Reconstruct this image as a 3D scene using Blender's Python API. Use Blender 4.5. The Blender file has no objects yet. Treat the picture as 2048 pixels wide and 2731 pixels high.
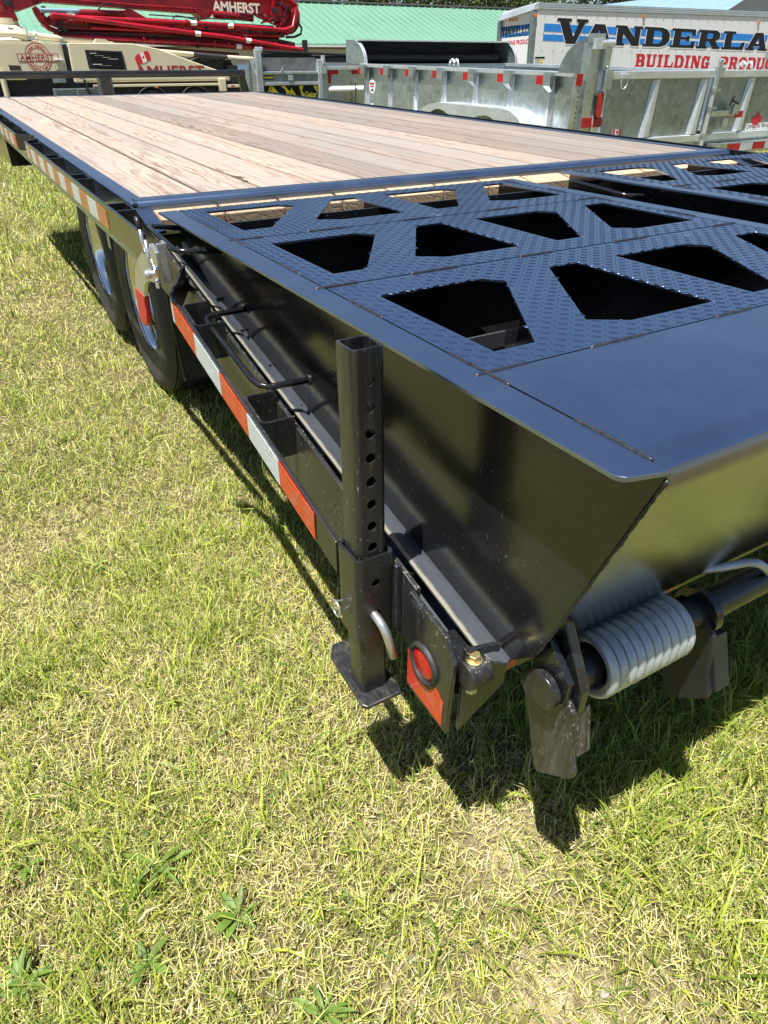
import bpy, bmesh, math, random
import numpy as np
from math import sin, cos, pi, radians
from mathutils import Vector, Matrix
from mathutils.geometry import tessellate_polygon
random.seed(7); rng = np.random.default_rng(7)
S = bpy.context.scene
COL = S.collection

# ------------------------------------------------------------------ camera, world, sun, exposure
SLOPE = radians(2.4)          # the parked trailer's deck is this much nose-up
H = 0.865                     # deck height above ground at the rear edge of the planks
cam_d = bpy.data.cameras.new('camera'); cam = bpy.data.objects.new('camera', cam_d); COL.objects.link(cam)
cam_d.sensor_fit = 'VERTICAL'; cam_d.sensor_height = 36.0; cam_d.lens = 23.74
cam_d.clip_start = 0.02; cam_d.clip_end = 1500
_f = Vector((0.4193, 0.7340, -0.5346)); _r = Vector((0.8631, -0.5044, -0.0155)); _u = Vector((0.2811, 0.4550, 0.8450))
_r.normalize(); _f.normalize(); _u = _r.cross(_f).normalized(); _r = _f.cross(_u)
cam.matrix_world = Matrix(((_r.x, _u.x, -_f.x, -0.4364), (_r.y, _u.y, -_f.y, -2.0782), (_r.z, _u.z, -_f.z, 1.1153), (0, 0, 0, 1)))
S.camera = cam
LD = Vector((0.29, 0.153, -0.99)).normalized()      # direction the sunlight travels
W = bpy.data.worlds.new('World'); S.world = W; W.use_nodes = True
wn = W.node_tree.nodes; wn.clear()
sky = wn.new('ShaderNodeTexSky'); sky.sky_type = 'NISHITA'; sky.sun_disc = False
sky.sun_elevation = math.asin(-LD.z); sky.sun_rotation = math.atan2(-LD.x, -LD.y) % (2 * pi)
sky.air_density = 1.0; sky.dust_density = 0.4; sky.ozone_density = 1.5; sky.altitude = 200
bg = wn.new('ShaderNodeBackground'); bg.inputs[1].default_value = 0.050
wo = wn.new('ShaderNodeOutputWorld')
W.node_tree.links.new(sky.outputs[0], bg.inputs[0]); W.node_tree.links.new(bg.outputs[0], wo.inputs[0])
sl = bpy.data.lights.new('sun', 'SUN'); sl.energy = 5.0; sl.angle = radians(0.5); sl.color = (1.0, 0.965, 0.905)
so = bpy.data.objects.new('sun', sl); COL.objects.link(so); so.rotation_euler = LD.to_track_quat('-Z', 'Y').to_euler(); so.location = (-5, -3, 18)
S.view_settings.view_transform = 'Standard'; S.view_settings.look = 'None'
S.view_settings.exposure = 0.98; S.view_settings.gamma = 1.0; S.view_settings.use_curve_mapping = False
S.cycles.max_bounces = 6; S.cycles.use_denoising = True

# ------------------------------------------------------------------ materials
def nmat(name):
    m = bpy.data.materials.new(name); m.use_nodes = True
    nt = m.node_tree; b = nt.nodes['Principled BSDF']
    return m, nt, b
class N:
    """tiny node helper"""
    def __init__(s, nt): s.nt = nt
    def n(s, t, **kw):
        x = s.nt.nodes.new('ShaderNode' + t)
        for k, v in kw.items():
            if k.startswith('_'): setattr(x, k[1:], v)
        return x
    def l(s, a, b): s.nt.links.new(a, b)
    def coord(s, out='Object', scale=(1, 1, 1), rand=False):
        t = s.n('TexCoord'); v = t.outputs[out]
        if rand:
            oi = s.n('ObjectInfo'); a = s.n('VectorMath', _operation='SCALE'); a.inputs[0].default_value = (37., 91., 53.)
            s.l(oi.outputs['Random'], a.inputs['Scale'])
            ad = s.n('VectorMath', _operation='ADD'); s.l(v, ad.inputs[0]); s.l(a.outputs[0], ad.inputs[1]); v = ad.outputs[0]
        mp = s.n('VectorMath', _operation='MULTIPLY'); mp.inputs[1].default_value = scale; s.l(v, mp.inputs[0])
        return mp.outputs[0]
    def noise(s, vec, scale, detail=4, rough=0.55, dist=0.0):
        x = s.n('TexNoise'); x.inputs['Scale'].default_value = scale; x.inputs['Detail'].default_value = detail
        x.inputs['Roughness'].default_value = rough; x.inputs['Distortion'].default_value = dist
        s.l(vec, x.inputs['Vector']); return x.outputs['Fac']
    def ramp(s, fac, stops):
        x = s.n('ValToRGB'); e = x.color_ramp.elements
        while len(e) < len(stops): e.new(0.5)
        for i, (p, c) in enumerate(stops):
            e[i].position = p; e[i].color = (c if len(c) == 4 else (*c, 1)) if hasattr(c, '__len__') else (c, c, c, 1)
        s.l(fac, x.inputs[0]); return x.outputs[0]
    def mix(s, fac, a, b, mode='MIX'):
        x = s.n('MixRGB', _blend_type=mode)
        for i, v in enumerate((fac, a, b)):
            if hasattr(v, 'is_linked'): s.l(v, x.inputs[i])
            elif hasattr(v, '__len__'): x.inputs[i].default_value = (*v, 1) if len(v) == 3 else v
            else: x.inputs[i].default_value = v
        return x.outputs[0]
    def math(s, op, a, b=0.5):
        x = s.n('Math', _operation=op)
        for i, v in enumerate((a, b)):
            if hasattr(v, 'is_linked'): s.l(v, x.inputs[i])
            else: x.inputs[i].default_value = v
        return x.outputs[0]
    def bump(s, h, bsdf, strength=0.3, dist=0.002):
        x = s.n('Bump'); x.inputs['Strength'].default_value = strength; x.inputs['Distance'].default_value = dist
        s.l(h, x.inputs['Height']); s.l(x.outputs[0], bsdf.inputs['Normal'])

def simple(name, col, rough=0.5, metal=0.0, var=0.12, vs=6.0, bump=0.0, bs=60, coat=0.0, rand=False):
    m, nt, b = nmat(name); k = N(nt)
    v = k.coord(rand=rand)
    f = k.noise(v, vs, 5)
    c0 = tuple(max(0, x * (1 - var)) for x in col); c1 = tuple(min(1, x * (1 + var)) for x in col)
    k.l(k.ramp(f, [(0.3, c0), (0.7, c1)]), b.inputs['Base Color'])
    f2 = k.noise(v, vs * 3.1, 4)
    k.l(k.ramp(f2, [(0.3, max(0.03, rough * 0.85)), (0.7, min(1, rough * 1.15))]), b.inputs['Roughness'])
    b.inputs['Metallic'].default_value = metal
    if coat: b.inputs['Coat Weight'].default_value = coat; b.inputs['Coat Roughness'].default_value = 0.08
    if bump: k.bump(k.noise(v, bs, 4), b, bump)
    return m

def paint(name, dust=0.0, rough=0.3, streak=(1, 1, 1), speck=0.62, base=0.010, tint=(1, 1, 1), film=0.25, edge=None, ior=1.5):
    m, nt, b = nmat(name); k = N(nt)
    v = k.coord()
    fl = k.noise(v, 3.0, 5, 0.6)
    col = k.mix(k.ramp(fl, [(0.35, 0.0), (0.8, 1.0)]), (base * .9, base * 0.98, base * 1.15), (base * 1.6, base * 1.7, base * 1.9))
    r = k.ramp(k.noise(v, 7.0, 5), [(0.3, rough * 0.8), (0.75, rough * 1.3)])
    if dust > 0:
        vs = k.coord(scale=streak)
        a = k.ramp(k.noise(vs, 60, 8, 0.72), [(0.46, 0.0), (0.70, 1.0)])
        a2 = k.ramp(k.noise(vs, 9, 4, 0.6), [(0.40, 0.1), (0.70, 1.0)])
        sp = k.ramp(k.noise(k.coord(scale=(1, .8, .35)), 330, 2, 0.5), [(speck, 0.0), (speck + 0.035, 1.0)])
        region = k.ramp(k.noise(v, 6.0, 3), [(0.42, 0.0), (0.62, 1.0)])
        d = k.math('MAXIMUM', k.math('MULTIPLY', k.math('MULTIPLY', a, a2), film * 2.2), k.math('MULTIPLY', k.math('MULTIPLY', sp, 0.85), region))
        d = k.math('MULTIPLY', d, dust)
        if edge:
            sx = k.n('SeparateXYZ'); k.l(v, sx.inputs[0])
            e = k.math('ADD', sx.outputs[0], k.math('MULTIPLY', k.noise(k.coord(), 40, 5, .7), -0.010))
            e = k.ramp(e, [(0.0, 1.0), (edge, 0.0)]); d = k.math('MAXIMUM', d, k.math('MULTIPLY', e, 0.9))
        col = k.mix(d, col, (0.27, 0.245, 0.19))
        r = k.mix(d, r, (0.85, 0.85, 0.85))
    sc = k.ramp(k.noise(v, 420, 2), [(0.74, 0.0), (0.78, 0.25)])
    col = k.mix(sc, col, (0.22, 0.21, 0.19))
    k.l(col, b.inputs['Base Color']); k.l(r, b.inputs['Roughness'])
    b.inputs['Specular IOR Level'].default_value = 1.0 if ior > 1.6 else .7
    b.inputs['Specular Tint'].default_value = (*tint, 1)
    b.inputs['IOR'].default_value = ior; b.inputs['Coat IOR'].default_value = min(2.2, ior); b.inputs['Coat Weight'].default_value = 0.2 if ior < 1.6 else 1.0; b.inputs['Coat Roughness'].default_value = rough * .8; b.inputs['Coat Tint'].default_value = (*tint, 1)
    k.bump(k.math('ADD', k.math('MULTIPLY', k.noise(v, 700, 2), .10), k.math('MULTIPLY', k.noise(v, 7, 2), 2.2)), b, 0.35, 0.0012)
    return m

def wood(name, light, dark, grey, fresh=False):
    m, nt, b = nmat(name); k = N(nt)
    v = k.coord(rand=True)
    warp = k.noise(k.coord(scale=(1, 0.11, 1), rand=True), 5.5, 4, 0.55)
    off = k.n('VectorMath', _operation='ADD'); k.l(k.coord(scale=(1, 0.012, 1), rand=True), off.inputs[0])
    sc = k.n('VectorMath', _operation='SCALE'); sc.inputs[0].default_value = (0.16, 0.0, 0.13); k.l(warp, sc.inputs['Scale']); k.l(sc.outputs[0], off.inputs[1])
    w = k.n('TexWave', _wave_type='RINGS', _rings_direction='Y'); w.inputs['Scale'].default_value = 21; w.inputs['Distortion'].default_value = 0.9
    w.inputs['Detail'].default_value = 2; w.inputs['Detail Scale'].default_value = 2; k.l(off.outputs[0], w.inputs['Vector'])
    line = k.ramp(w.outputs['Fac'], [(0.0, 1.0), (0.28, 0.25), (1.0, 0.0)])           # thin dark late-wood lines
    grain = k.noise(k.coord(scale=(1, 0.012, 1), rand=True), 230, 5, 0.75)
    streak = k.noise(k.coord(scale=(1, 0.03, 1), rand=True), 38, 5, 0.7)
    col = k.ramp(grain, [(0.30, tuple(c * .80 for c in light)), (0.65, light), (0.85, tuple(min(1, c * 1.10) for c in light))])
    col = k.mix(k.math('MULTIPLY', line, k.ramp(streak, [(0.3, 0.45), (0.7, 1.0)])), col, dark)
    g = k.ramp(k.noise(k.coord(scale=(1, 0.10, 1), rand=True), 7, 5, 0.65), [(0.36, 0.0), (0.58, 0.9)])
    col = k.mix(g, col, k.mix(k.ramp(grain, [(0.3, 0.0), (0.7, 1.0)]), tuple(c * .72 for c in grey), grey))
    st = k.ramp(streak, [(0.54, 0.0), (0.70, 0.65)]); col = k.mix(st, col, dark)
    oi = k.n('ObjectInfo')
    tone = k.ramp(oi.outputs['Random'], [(0.0, (0.70, 0.68, 0.67)), (0.45, (0.95, 0.93, 0.92)), (1.0, (1.12, 1.05, 0.99))])
    col = k.mix(1.0, col, tone, 'MULTIPLY')
    sx = k.n('SeparateXYZ'); tc = k.n('TexCoord'); k.l(tc.outputs['Object'], sx.inputs[0])
    ed = k.math('ABSOLUTE', k.math('SUBTRACT', sx.outputs[0], .0854), 0)
    ed = k.math('ADD', ed, k.math('MULTIPLY', k.noise(k.coord(scale=(1, .3, 1)), 30, 4), .010))
    col = k.mix(k.ramp(ed, [(.081, 0.0), (.0895, .50)]), col, (.10, .07, .05))
    vo = k.n('TexVoronoi'); vo.inputs['Scale'].default_value = 2.6; k.l(k.coord(scale=(1, 0.55, 0), rand=True), vo.inputs['Vector'])
    kn = k.ramp(vo.outputs['Distance'], [(0.0, 1.0), (0.030, 0.0)])
    col = k.mix(k.math('MULTIPLY', kn, 0.8), col, (0.10, 0.06, 0.035))
    fl = k.ramp(k.noise(v, 60, 3), [(0.71, 0.0), (0.75, 0.6)])
    col = k.mix(fl, col, (0.14, 0.09, 0.055))
    k.l(col, b.inputs['Base Color']); b.inputs['Roughness'].default_value = 0.85
    b.inputs['Specular IOR Level'].default_value = 0.2
    k.bump(k.math('SUBTRACT', grain, k.math('MULTIPLY', line, .5)), b, 0.5, 0.002)
    return m

def galv(name, base=(0.50, 0.53, 0.54), rough=0.42, metal=0.75, scale=9, dark=0.62):
    m, nt, b = nmat(name); k = N(nt)
    v = k.coord(rand=True)
    vo = k.n('TexVoronoi'); vo.inputs['Scale'].default_value = scale * 5; k.l(v, vo.inputs['Vector'])
    cl = k.noise(v, scale * 0.35, 6, 0.65)
    f = k.math('ADD', k.math('MULTIPLY', vo.outputs['Color'], 0.25), k.math('MULTIPLY', cl, 0.8))
    col = k.ramp(f, [(0.3, tuple(c * dark for c in base)), (0.7, base)])
    k.l(col, b.inputs['Base Color'])
    k.l(k.ramp(cl, [(0.3, rough * 0.8), (0.7, rough * 1.3)]), b.inputs['Roughness'])
    b.inputs['Metallic'].default_value = metal
    k.bump(k.noise(v, 60, 3), b, 0.08)
    return m

def lens(name, col):
    m, nt, b = nmat(name); k = N(nt)
    vo = k.n('TexVoronoi'); vo.inputs['Scale'].default_value = 260; k.l(k.coord(), vo.inputs['Vector'])
    k.l(k.ramp(vo.outputs['Distance'], [(0.0, tuple(c * 0.55 for c in col)), (0.6, col)]), b.inputs['Base Color'])
    b.inputs['Roughness'].default_value = 0.16; b.inputs['Coat Weight'].default_value = 0.6
    b.inputs['Transmission Weight'].default_value = 0.0
    k.bump(vo.outputs['Distance'], b, 0.35, 0.001)
    return m

def tape(name, col, scale=110):
    m, nt, b = nmat(name); k = N(nt)
    ch = k.n('TexVoronoi', _feature='DISTANCE_TO_EDGE'); ch.inputs['Scale'].default_value = scale; ch.inputs['Randomness'].default_value = 0.15
    k.l(k.coord(), ch.inputs['Vector'])
    f = k.noise(k.coord(), 90, 5, 0.7)
    c = k.ramp(f, [(0.35, tuple(x * 0.78 for x in col)), (0.7, tuple(min(1, x * 1.12) for x in col))])
    e = k.ramp(ch.outputs['Distance'], [(0.0, 0.0), (0.10, 1.0)])
    c = k.mix(e, tuple(x * 0.60 for x in col), c)
    d = k.ramp(k.noise(k.coord(), 30, 6, 0.7), [(0.52, 0.0), (0.72, 0.45)])
    c = k.mix(d, c, (0.33, 0.27, 0.2))
    k.l(c, b.inputs['Base Color']); b.inputs['Roughness'].default_value = 0.33
    b.inputs['Coat Weight'].default_value = 0.25
    return m

M = {}
M['paint'] = paint('black_powder_coat', 0.10, 0.30, speck=0.70, base=0.012, tint=(.65, .79, 1.0), ior=2.7)  # specular tint adds sky blue to the reflections on top faces
M['paint_side'] = paint('black_gloss_side', 0.55, 0.16, streak=(1, 0.55, 0.3), speck=0.685, film=.04, base=0.009)
M['paint_dusty'] = paint('dusty_black_paint', 0.9, 0.32, streak=(1, .5, 0.5), speck=0.685, film=.06, base=.012)
M['paint_dirty'] = paint('muddy_black_paint', 1.0, 0.30, streak=(1.6, 1.2, 0.10), speck=0.675, film=.10, base=0.011)
M['flange'] = paint('sunlit_satin_flange_paint', 0.5, 0.42, speck=0.68, film=.02, base=0.055, tint=(.8, .9, 1), edge=.003)  # black paint lightened so the flange looks sunlit; real dust along its edge
M['rear'] = paint('black_gloss_rear', 0.15, 0.27, speck=0.69, film=.03, base=0.011, ior=1.75)
M['tread'] = paint('tread_plate_paint', 0.10, 0.24, speck=0.70, base=.012, tint=(.65, .79, 1.0), ior=2.9)  # sky blue of the reflection put into the specular tint here too
M['mud'] = paint('mud_caked_paint', 1.0, 0.40, streak=(2.2, 1.2, 0.10), speck=0.64, film=.26, base=.011)
M['weld'] = simple('weld_bead', (0.022, 0.024, 0.03), 0.30, 0.0, 0.5, 90, 0.4, 300)
M['wood'] = wood('weathered_plank', (0.43, 0.355, 0.30), (0.155, 0.105, 0.075), (0.345, 0.315, 0.29))
M['wood_new'] = wood('fresh_plank', (0.62, 0.47, 0.31), (0.42, 0.25, 0.13), (0.55, 0.43, 0.30), True)
M['rubber'] = simple('tyre_rubber', (0.030, 0.030, 0.031), 0.62, 0, 0.4, 14, 0.25, 120)
M['flap'] = simple('rubber_flap', (0.016, 0.016, 0.017), 0.5, 0, 0.4, 9, 0.1, 90)
M['rim'] = simple('polished_rim', (0.80, 0.81, 0.83), 0.10, 1.0, 0.03, 8)
M['zinc'] = galv('zinc_plating', (0.72, 0.74, 0.76), 0.30, 0.85, 30, 0.75)
M['spring'] = galv('spring_galvanising', (0.58, 0.64, 0.68), 0.42, 0.55, 16, 0.66)
M['galv'] = galv('galvanised_steel', (0.58, 0.645, 0.67), 0.30, 0.85, 5, 0.58)
M['galv_dark'] = galv('dull_galvanised', (0.37, 0.425, 0.44), 0.38, 0.8, 4, 0.5)
M['galv_bright'] = galv('bright_galvanised', (0.74, 0.78, 0.80), 0.38, 0.65, 6, 0.78)
M['red_grip'] = simple('red_rubber_grip', (0.50, 0.012, 0.025), 0.4, 0, 0.15, 40, 0.1, 200)
M['tape_red'] = tape('reflective_red', (0.66, 0.050, 0.016))
M['tape_amber'] = tape('reflective_amber', (0.50, 0.155, 0.055))
M['tape_white'] = tape('reflective_white', (0.60, 0.66, 0.70))
M['tape_far'] = simple('reflector_red', (0.42, 0.006, 0.012), 0.35, 0, 0.1)
M['lens'] = lens('red_lamp_lens', (0.50, 0.006, 0.010))
M['lens_amber'] = lens('amber_lamp_lens', (0.75, 0.20, 0.02))
M['grommet'] = simple('lamp_grommet', (0.025, 0.025, 0.025), 0.6, 0, 0.5, 40, 0.2, 200)
M['brass'] = simple('yellow_zinc_bolt', (0.62, 0.50, 0.24), 0.32, 0.8, 0.3, 40)
M['cream'] = simple('cream_truck_paint', (0.62, 0.555, 0.40), 0.4, 0, 0.05, 1.2)
M['boom'] = simple('red_boom_paint', (0.20, 0.003, 0.009), 0.35, 0, 0.5, 2.2)
M['pipe'] = simple('red_pipe_paint', (0.34, 0.005, 0.018), 0.35, 0, 0.3, 2.2)
M['maroon'] = simple('maroon_lettering', (0.30, 0.035, 0.03), 0.5, 0, 0.05)
M['pink'] = simple('faded_pink_print', (0.72, 0.50, 0.38), 0.5, 0, 0.03)
M['white'] = simple('white_skin', (0.78, 0.79, 0.80), 0.42, 0, 0.03, 0.8)
M['whiteprint'] = simple('white_print', (0.82, 0.82, 0.80), 0.5, 0, 0.02)
M['cream_print'] = simple('cream_print', (0.85, 0.80, 0.66), 0.5, 0, 0.02)
M['blue'] = simple('blue_print', (0.02, 0.24, 0.72), 0.45, 0, 0.04)
M['blackprint'] = simple('black_print', (0.006, 0.007, 0.012), 0.85, 0, 0.1)
M['redprint'] = simple('red_print', (0.60, 0.012, 0.03), 0.45, 0, 0.05)
M['yellow'] = simple('yellow_print', (0.82, 0.66, 0.03), 0.45, 0, 0.06)
M['orange'] = simple('orange_print', (0.75, 0.14, 0.02), 0.5, 0, 0.05)
M['tarp'] = simple('black_tarp', (0.018, 0.018, 0.02), 0.55, 0, 0.4, 5, 0.2, 40)
M['mesh'] = simple('grey_mesh_cover', (0.16, 0.165, 0.165), 0.7, 0, 0.35, 8)
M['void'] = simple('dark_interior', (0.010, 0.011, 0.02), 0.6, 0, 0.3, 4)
M['greenroof'] = simple('green_roof_sheet', (0.135, 0.285, 0.20), 0.5, 0, 0.05, 0.6)
M['beige'] = simple('beige_wall', (0.52, 0.50, 0.43), 0.6, 0, 0.05, 1)
M['gutter'] = simple('white_gutter', (0.78, 0.78, 0.76), 0.4, 0, 0.03, 1)
M['blueroof'] = simple('pale_blue_roof', (0.22, 0.34, 0.45), 0.45, 0.1, 0.06, 0.8)
M['greywall'] = simple('grey_wall', (0.42, 0.44, 0.48), 0.6, 0, 0.05, 1)
M['bark'] = simple('bark', (0.10, 0.075, 0.05), 0.9, 0, 0.3, 4, 0.4, 12)
M['hose'] = simple('black_hose', (0.015, 0.015, 0.016), 0.4, 0, 0.3)
M['stone'] = simple('grey_stone', (0.30, 0.28, 0.25), 0.85, 0, 0.25, 30, 0.4, 90)

def leafmat(name, attr=None, col=None, trans=0.35):
    m, nt, b = nmat(name); k = N(nt)
    if attr:
        a = k.n('Attribute'); a.attribute_name = attr; c = a.outputs['Color']
    else:
        f = k.noise(k.coord(out='Object', rand=True), 18, 4)
        c = k.ramp(f, [(0.3, tuple(x * 0.7 for x in col)), (0.7, tuple(x * 1.25 for x in col))])
    k.l(c, b.inputs['Base Color']); b.inputs['Roughness'].default_value = 0.5
    b.inputs['Specular IOR Level'].default_value = 0.35
    tr = k.n('BsdfTranslucent'); k.l(c, tr.inputs[0])
    mx = k.n('MixShader'); mx.inputs[0].default_value = trans
    k.l(b.outputs[0], mx.inputs[1]); k.l(tr.outputs[0], mx.inputs[2])
    k.l(mx.outputs[0], nt.nodes['Material Output'].inputs[0])
    return m
M['blade'] = leafmat('grass_blades', 'tint', trans=0.16)
M['leaf'] = leafmat('weed_leaf', col=(0.13, 0.21, 0.035), trans=0.2)
M['foliage'] = leafmat('tree_foliage', 'tint', trans=0.25)

# ------------------------------------------------------------------ mesh helpers
class MB:
    def __init__(s): s.v = []; s.f = []
    def add(s, vs, fs):
        o = len(s.v); s.v += [tuple(x) for x in vs]; s.f += [tuple(i + o for i in f) for f in fs]; return s
    def box(s, x0, x1, y0, y1, z0, z1):
        return s.add([(x0, y0, z0), (x1, y0, z0), (x1, y1, z0), (x0, y1, z0), (x0, y0, z1), (x1, y0, z1), (x1, y1, z1), (x0, y1, z1)],
                     [(0, 3, 2, 1), (4, 5, 6, 7), (0, 1, 5, 4), (1, 2, 6, 5), (2, 3, 7, 6), (3, 0, 4, 7)])
    def hexa(s, b, t):   # two 4-point loops
        return s.add(list(b) + list(t), [(0, 3, 2, 1), (4, 5, 6, 7), (0, 1, 5, 4), (1, 2, 6, 5), (2, 3, 7, 6), (3, 0, 4, 7)])
    def prism(s, prof, a, b, axis='y'):
        """profile polygon (2-D) swept between a and b along an axis. y: (x,z); x: (y,z); z: (x,y)"""
        n = len(prof)
        P = {'y': lambda p, t: (p[0], t, p[1]), 'x': lambda p, t: (t, p[0], p[1]), 'z': lambda p, t: (p[0], p[1], t)}[axis]
        vs = [P(p, a) for p in prof] + [P(p, b) for p in prof]
        tri = tessellate_polygon([[Vector((p[0], p[1], 0)) for p in prof]])
        fs = [tuple(t) for t in tri] + [tuple(i + n for i in reversed(t)) for t in tri]
        fs += [(i, (i + 1) % n, (i + 1) % n + n, i + n) for i in range(n)]
        return s.add(vs, fs)
    def plate(s, outer, holes, fn, t):
        """flat plate with holes; fn maps (u,v,w) to 3-D, w in {0,t}"""
        loops = [outer] + list(holes)
        flat = [p for l in loops for p in l]; n = len(flat)
        tri = tessellate_polygon([[Vector((p[0], p[1], 0)) for p in l] for l in loops])
        vs = [fn(p[0], p[1], 0) for p in flat] + [fn(p[0], p[1], t) for p in flat]
        fs = [tuple(q) for q in tri] + [tuple(i + n for i in reversed(q)) for q in tri]
        o = 0
        for l in loops:
            m = len(l); fs += [(o + i, o + (i + 1) % m, o + (i + 1) % m + n, o + i + n) for i in range(m)]; o += m
        return s.add(vs, fs)
    def tube(s, pts, r, seg=10, cap=True, closed=False):
        pts = [Vector(p) for p in pts]; n = len(pts)
        rs = r if hasattr(r, '__len__') else [r] * n
        T = []
        for i in range(n):
            a = pts[i - 1] if (i > 0 or closed) else pts[i]; b = pts[(i + 1) % n] if (i < n - 1 or closed) else pts[i]
            T.append((b - a).normalized())
        up = Vector((0, 0, 1)) if abs(T[0].z) < 0.9 else Vector((1, 0, 0))
        nrm = T[0].cross(up).normalized(); vs = []
        for i in range(n):
            nrm = (nrm - T[i] * nrm.dot(T[i])).normalized(); bi = T[i].cross(nrm)
            for j in range(seg):
                a = 2 * pi * j / seg; vs.append(pts[i] + (nrm * cos(a) + bi * sin(a)) * rs[i])
        fs = []
        for i in range(n if closed else n - 1):
            for j in range(seg):
                a = i * seg + j; b_ = i * seg + (j + 1) % seg; k2 = ((i + 1) % n) * seg
                fs.append((a, b_, k2 + (j + 1) % seg, k2 + j))
        if cap and not closed: fs += [tuple(reversed(range(seg))), tuple((n - 1) * seg + j for j in range(seg))]
        return s.add(vs, fs)
    def cyl(s, c, axis, r, h, seg=20, r2=None):
        c = Vector(c); a = Vector(axis).normalized()
        return s.tube([c - a * h / 2, c + a * h / 2], [r, r if r2 is None else r2], seg)
    def lathe(s, prof, c, axis='x', seg=40):
        """prof: list of (axial, radius)"""
        n = len(prof); vs = []
        for j in range(seg):
            a = 2 * pi * j / seg
            for (t, r) in prof:
                d = (t, r * cos(a), r * sin(a)) if axis == 'x' else (r * cos(a), t, r * sin(a)) if axis == 'y' else (r * cos(a), r * sin(a), t)
                vs.append((c[0] + d[0], c[1] + d[1], c[2] + d[2]))
        fs = [(j * n + i, j * n + i + 1, ((j + 1) % seg) * n + i + 1, ((j + 1) % seg) * n + i) for j in range(seg) for i in range(n - 1)]
        return s.add(vs, fs)
    def map(s, fn): s.v = [tuple(fn(Vector(p))) for p in s.v]; return s
    def build(s, name, mat, parent=None, smooth=False, bevel=0, off=(0, 0, 0), seg=2, **props):
        me = bpy.data.meshes.new(name)
        me.from_pydata([(p[0] + off[0], p[1] + off[1], p[2] + off[2]) for p in s.v], [], s.f)
        bm = bmesh.new(); bm.from_mesh(me); bmesh.ops.recalc_face_normals(bm, faces=bm.faces); bm.to_mesh(me); bm.free()
        me.materials.append(M[mat] if isinstance(mat, str) else mat)
        o = bpy.data.objects.new(name, me); COL.objects.link(o)
        if parent: o.parent = parent
        if smooth:
            me.shade_smooth()
            if smooth != 'all': me.set_sharp_from_angle(angle=radians(38))
        if bevel:
            b = o.modifiers.new('bevel', 'BEVEL'); b.width = bevel; b.segments = seg; b.limit_method = 'ANGLE'; b.angle_limit = radians(40)
            b.use_clamp_overlap = True
        for k2, v2 in props.items(): o[k2] = v2
        return o
def thing(name, label, cat, loc=(0, 0, 0), rot=(0, 0, 0), group=None):
    o = bpy.data.objects.new(name, None); COL.objects.link(o); o.location = loc; o.rotation_euler = rot
    o.empty_display_size = 0.2
    o['label'] = label; o['category'] = cat
    if group: o['group'] = group
    return o
def tag(o, label, cat, group=None):
    o['label'] = label; o['category'] = cat
    if group: o['group'] = group
    return o
def arc(cx, cy, r, a0, a1, n):
    return [(cx + r * cos(radians(a0 + (a1 - a0) * i / n)), cy + r * sin(radians(a0 + (a1 - a0) * i / n))) for i in range(n + 1)]
def circ(cx, cy, r, n=20): return [(cx + r * cos(2 * pi * i / n), cy + r * sin(2 * pi * i / n)) for i in range(n)]
def text_vf(s, size, bold=0.0, shear=0.0, spacing=1.0, ex=0.004, align='LEFT'):
    cu = bpy.data.curves.new('lettering', 'FONT'); cu.body = s; cu.size = size; cu.offset = bold; cu.shear = shear
    cu.space_character = spacing; cu.extrude = ex; cu.align_x = align; cu.resolution_u = 3
    ob = bpy.data.objects.new('lettering', cu); me = bpy.data.meshes.new_from_object(ob)
    vs = [tuple(v.co) for v in me.vertices]; fs = [tuple(p.vertices) for p in me.polygons]
    bpy.data.objects.remove(ob); bpy.data.curves.remove(cu); bpy.data.meshes.remove(me)
    return vs, fs
def text_mb(s, size, fn, **kw):
    vs, fs = text_vf(s, size, **kw); return MB().add([fn(*p) for p in vs], fs)
LEAF = [(0, 1), (.12, .72), (.3, .8), (.24, .42), (.5, .55), (.58, .4), (.9, .42), (.78, .2), (.92, .08), (.5, -.25), (.55, -.42), (.08, -.36), (.05, -.8),
        (-.05, -.8), (-.08, -.36), (-.55, -.42), (-.5, -.25), (-.92, .08), (-.78, .2), (-.9, .42), (-.58, .4), (-.5, .55), (-.24, .42), (-.3, .8), (-.12, .72)]

# ================================================================== the setting
def vnoise(x, y, s, seed=0):
    """smooth value noise in [0,1] for arrays"""
    X = x / s + 1000.5 + seed * 17.3; Y = y / s + 1000.5 + seed * 31.7
    xi = np.floor(X).astype(np.int64); yi = np.floor(Y).astype(np.int64); fx = X - xi; fy = Y - yi
    def h(a, b):
        n = (a * 374761393 + b * 668265263 + seed * 1442695) & 0x7fffffff
        n = ((n ^ (n >> 13)) * 1274126177) & 0x7fffffff
        return ((n ^ (n >> 16)) & 0xffff) / 65535.0
    u = fx * fx * (3 - 2 * fx); v = fy * fy * (3 - 2 * fy)
    return (h(xi, yi) * (1 - u) + h(xi + 1, yi) * u) * (1 - v) + (h(xi, yi + 1) * (1 - u) + h(xi + 1, yi + 1) * u) * v
BARE = [(0.07, -1.60, .13, .9), (0.12, -1.72, .10, .8), (-0.17, -1.66, .09, .6), (0.02, -1.80, .12, .8), (0.15, -1.88, .12, .7), (-0.25, -1.33, .10, .6), (-0.07, -1.12, .10, .5), (-0.42, -1.22, .09, .5), (-.06, -.9, .09, .4), (0.30, -1.60, .08, .5)]
def bare(x, y):
    b = np.zeros_like(x)
    for bx, by, r, a in BARE: b = np.maximum(b, .75 * a * np.exp(-((x - bx) ** 2 + (y - by) ** 2) / (r * r) * 1.2))
    n = vnoise(x, y, .16, 3) * .6 + vnoise(x, y, .05, 4) * .4
    return np.clip(b * (0.5 + n) + np.clip((vnoise(x, y, .30, 5) - .62) * 1.3, 0, .40), 0, 1)
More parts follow.
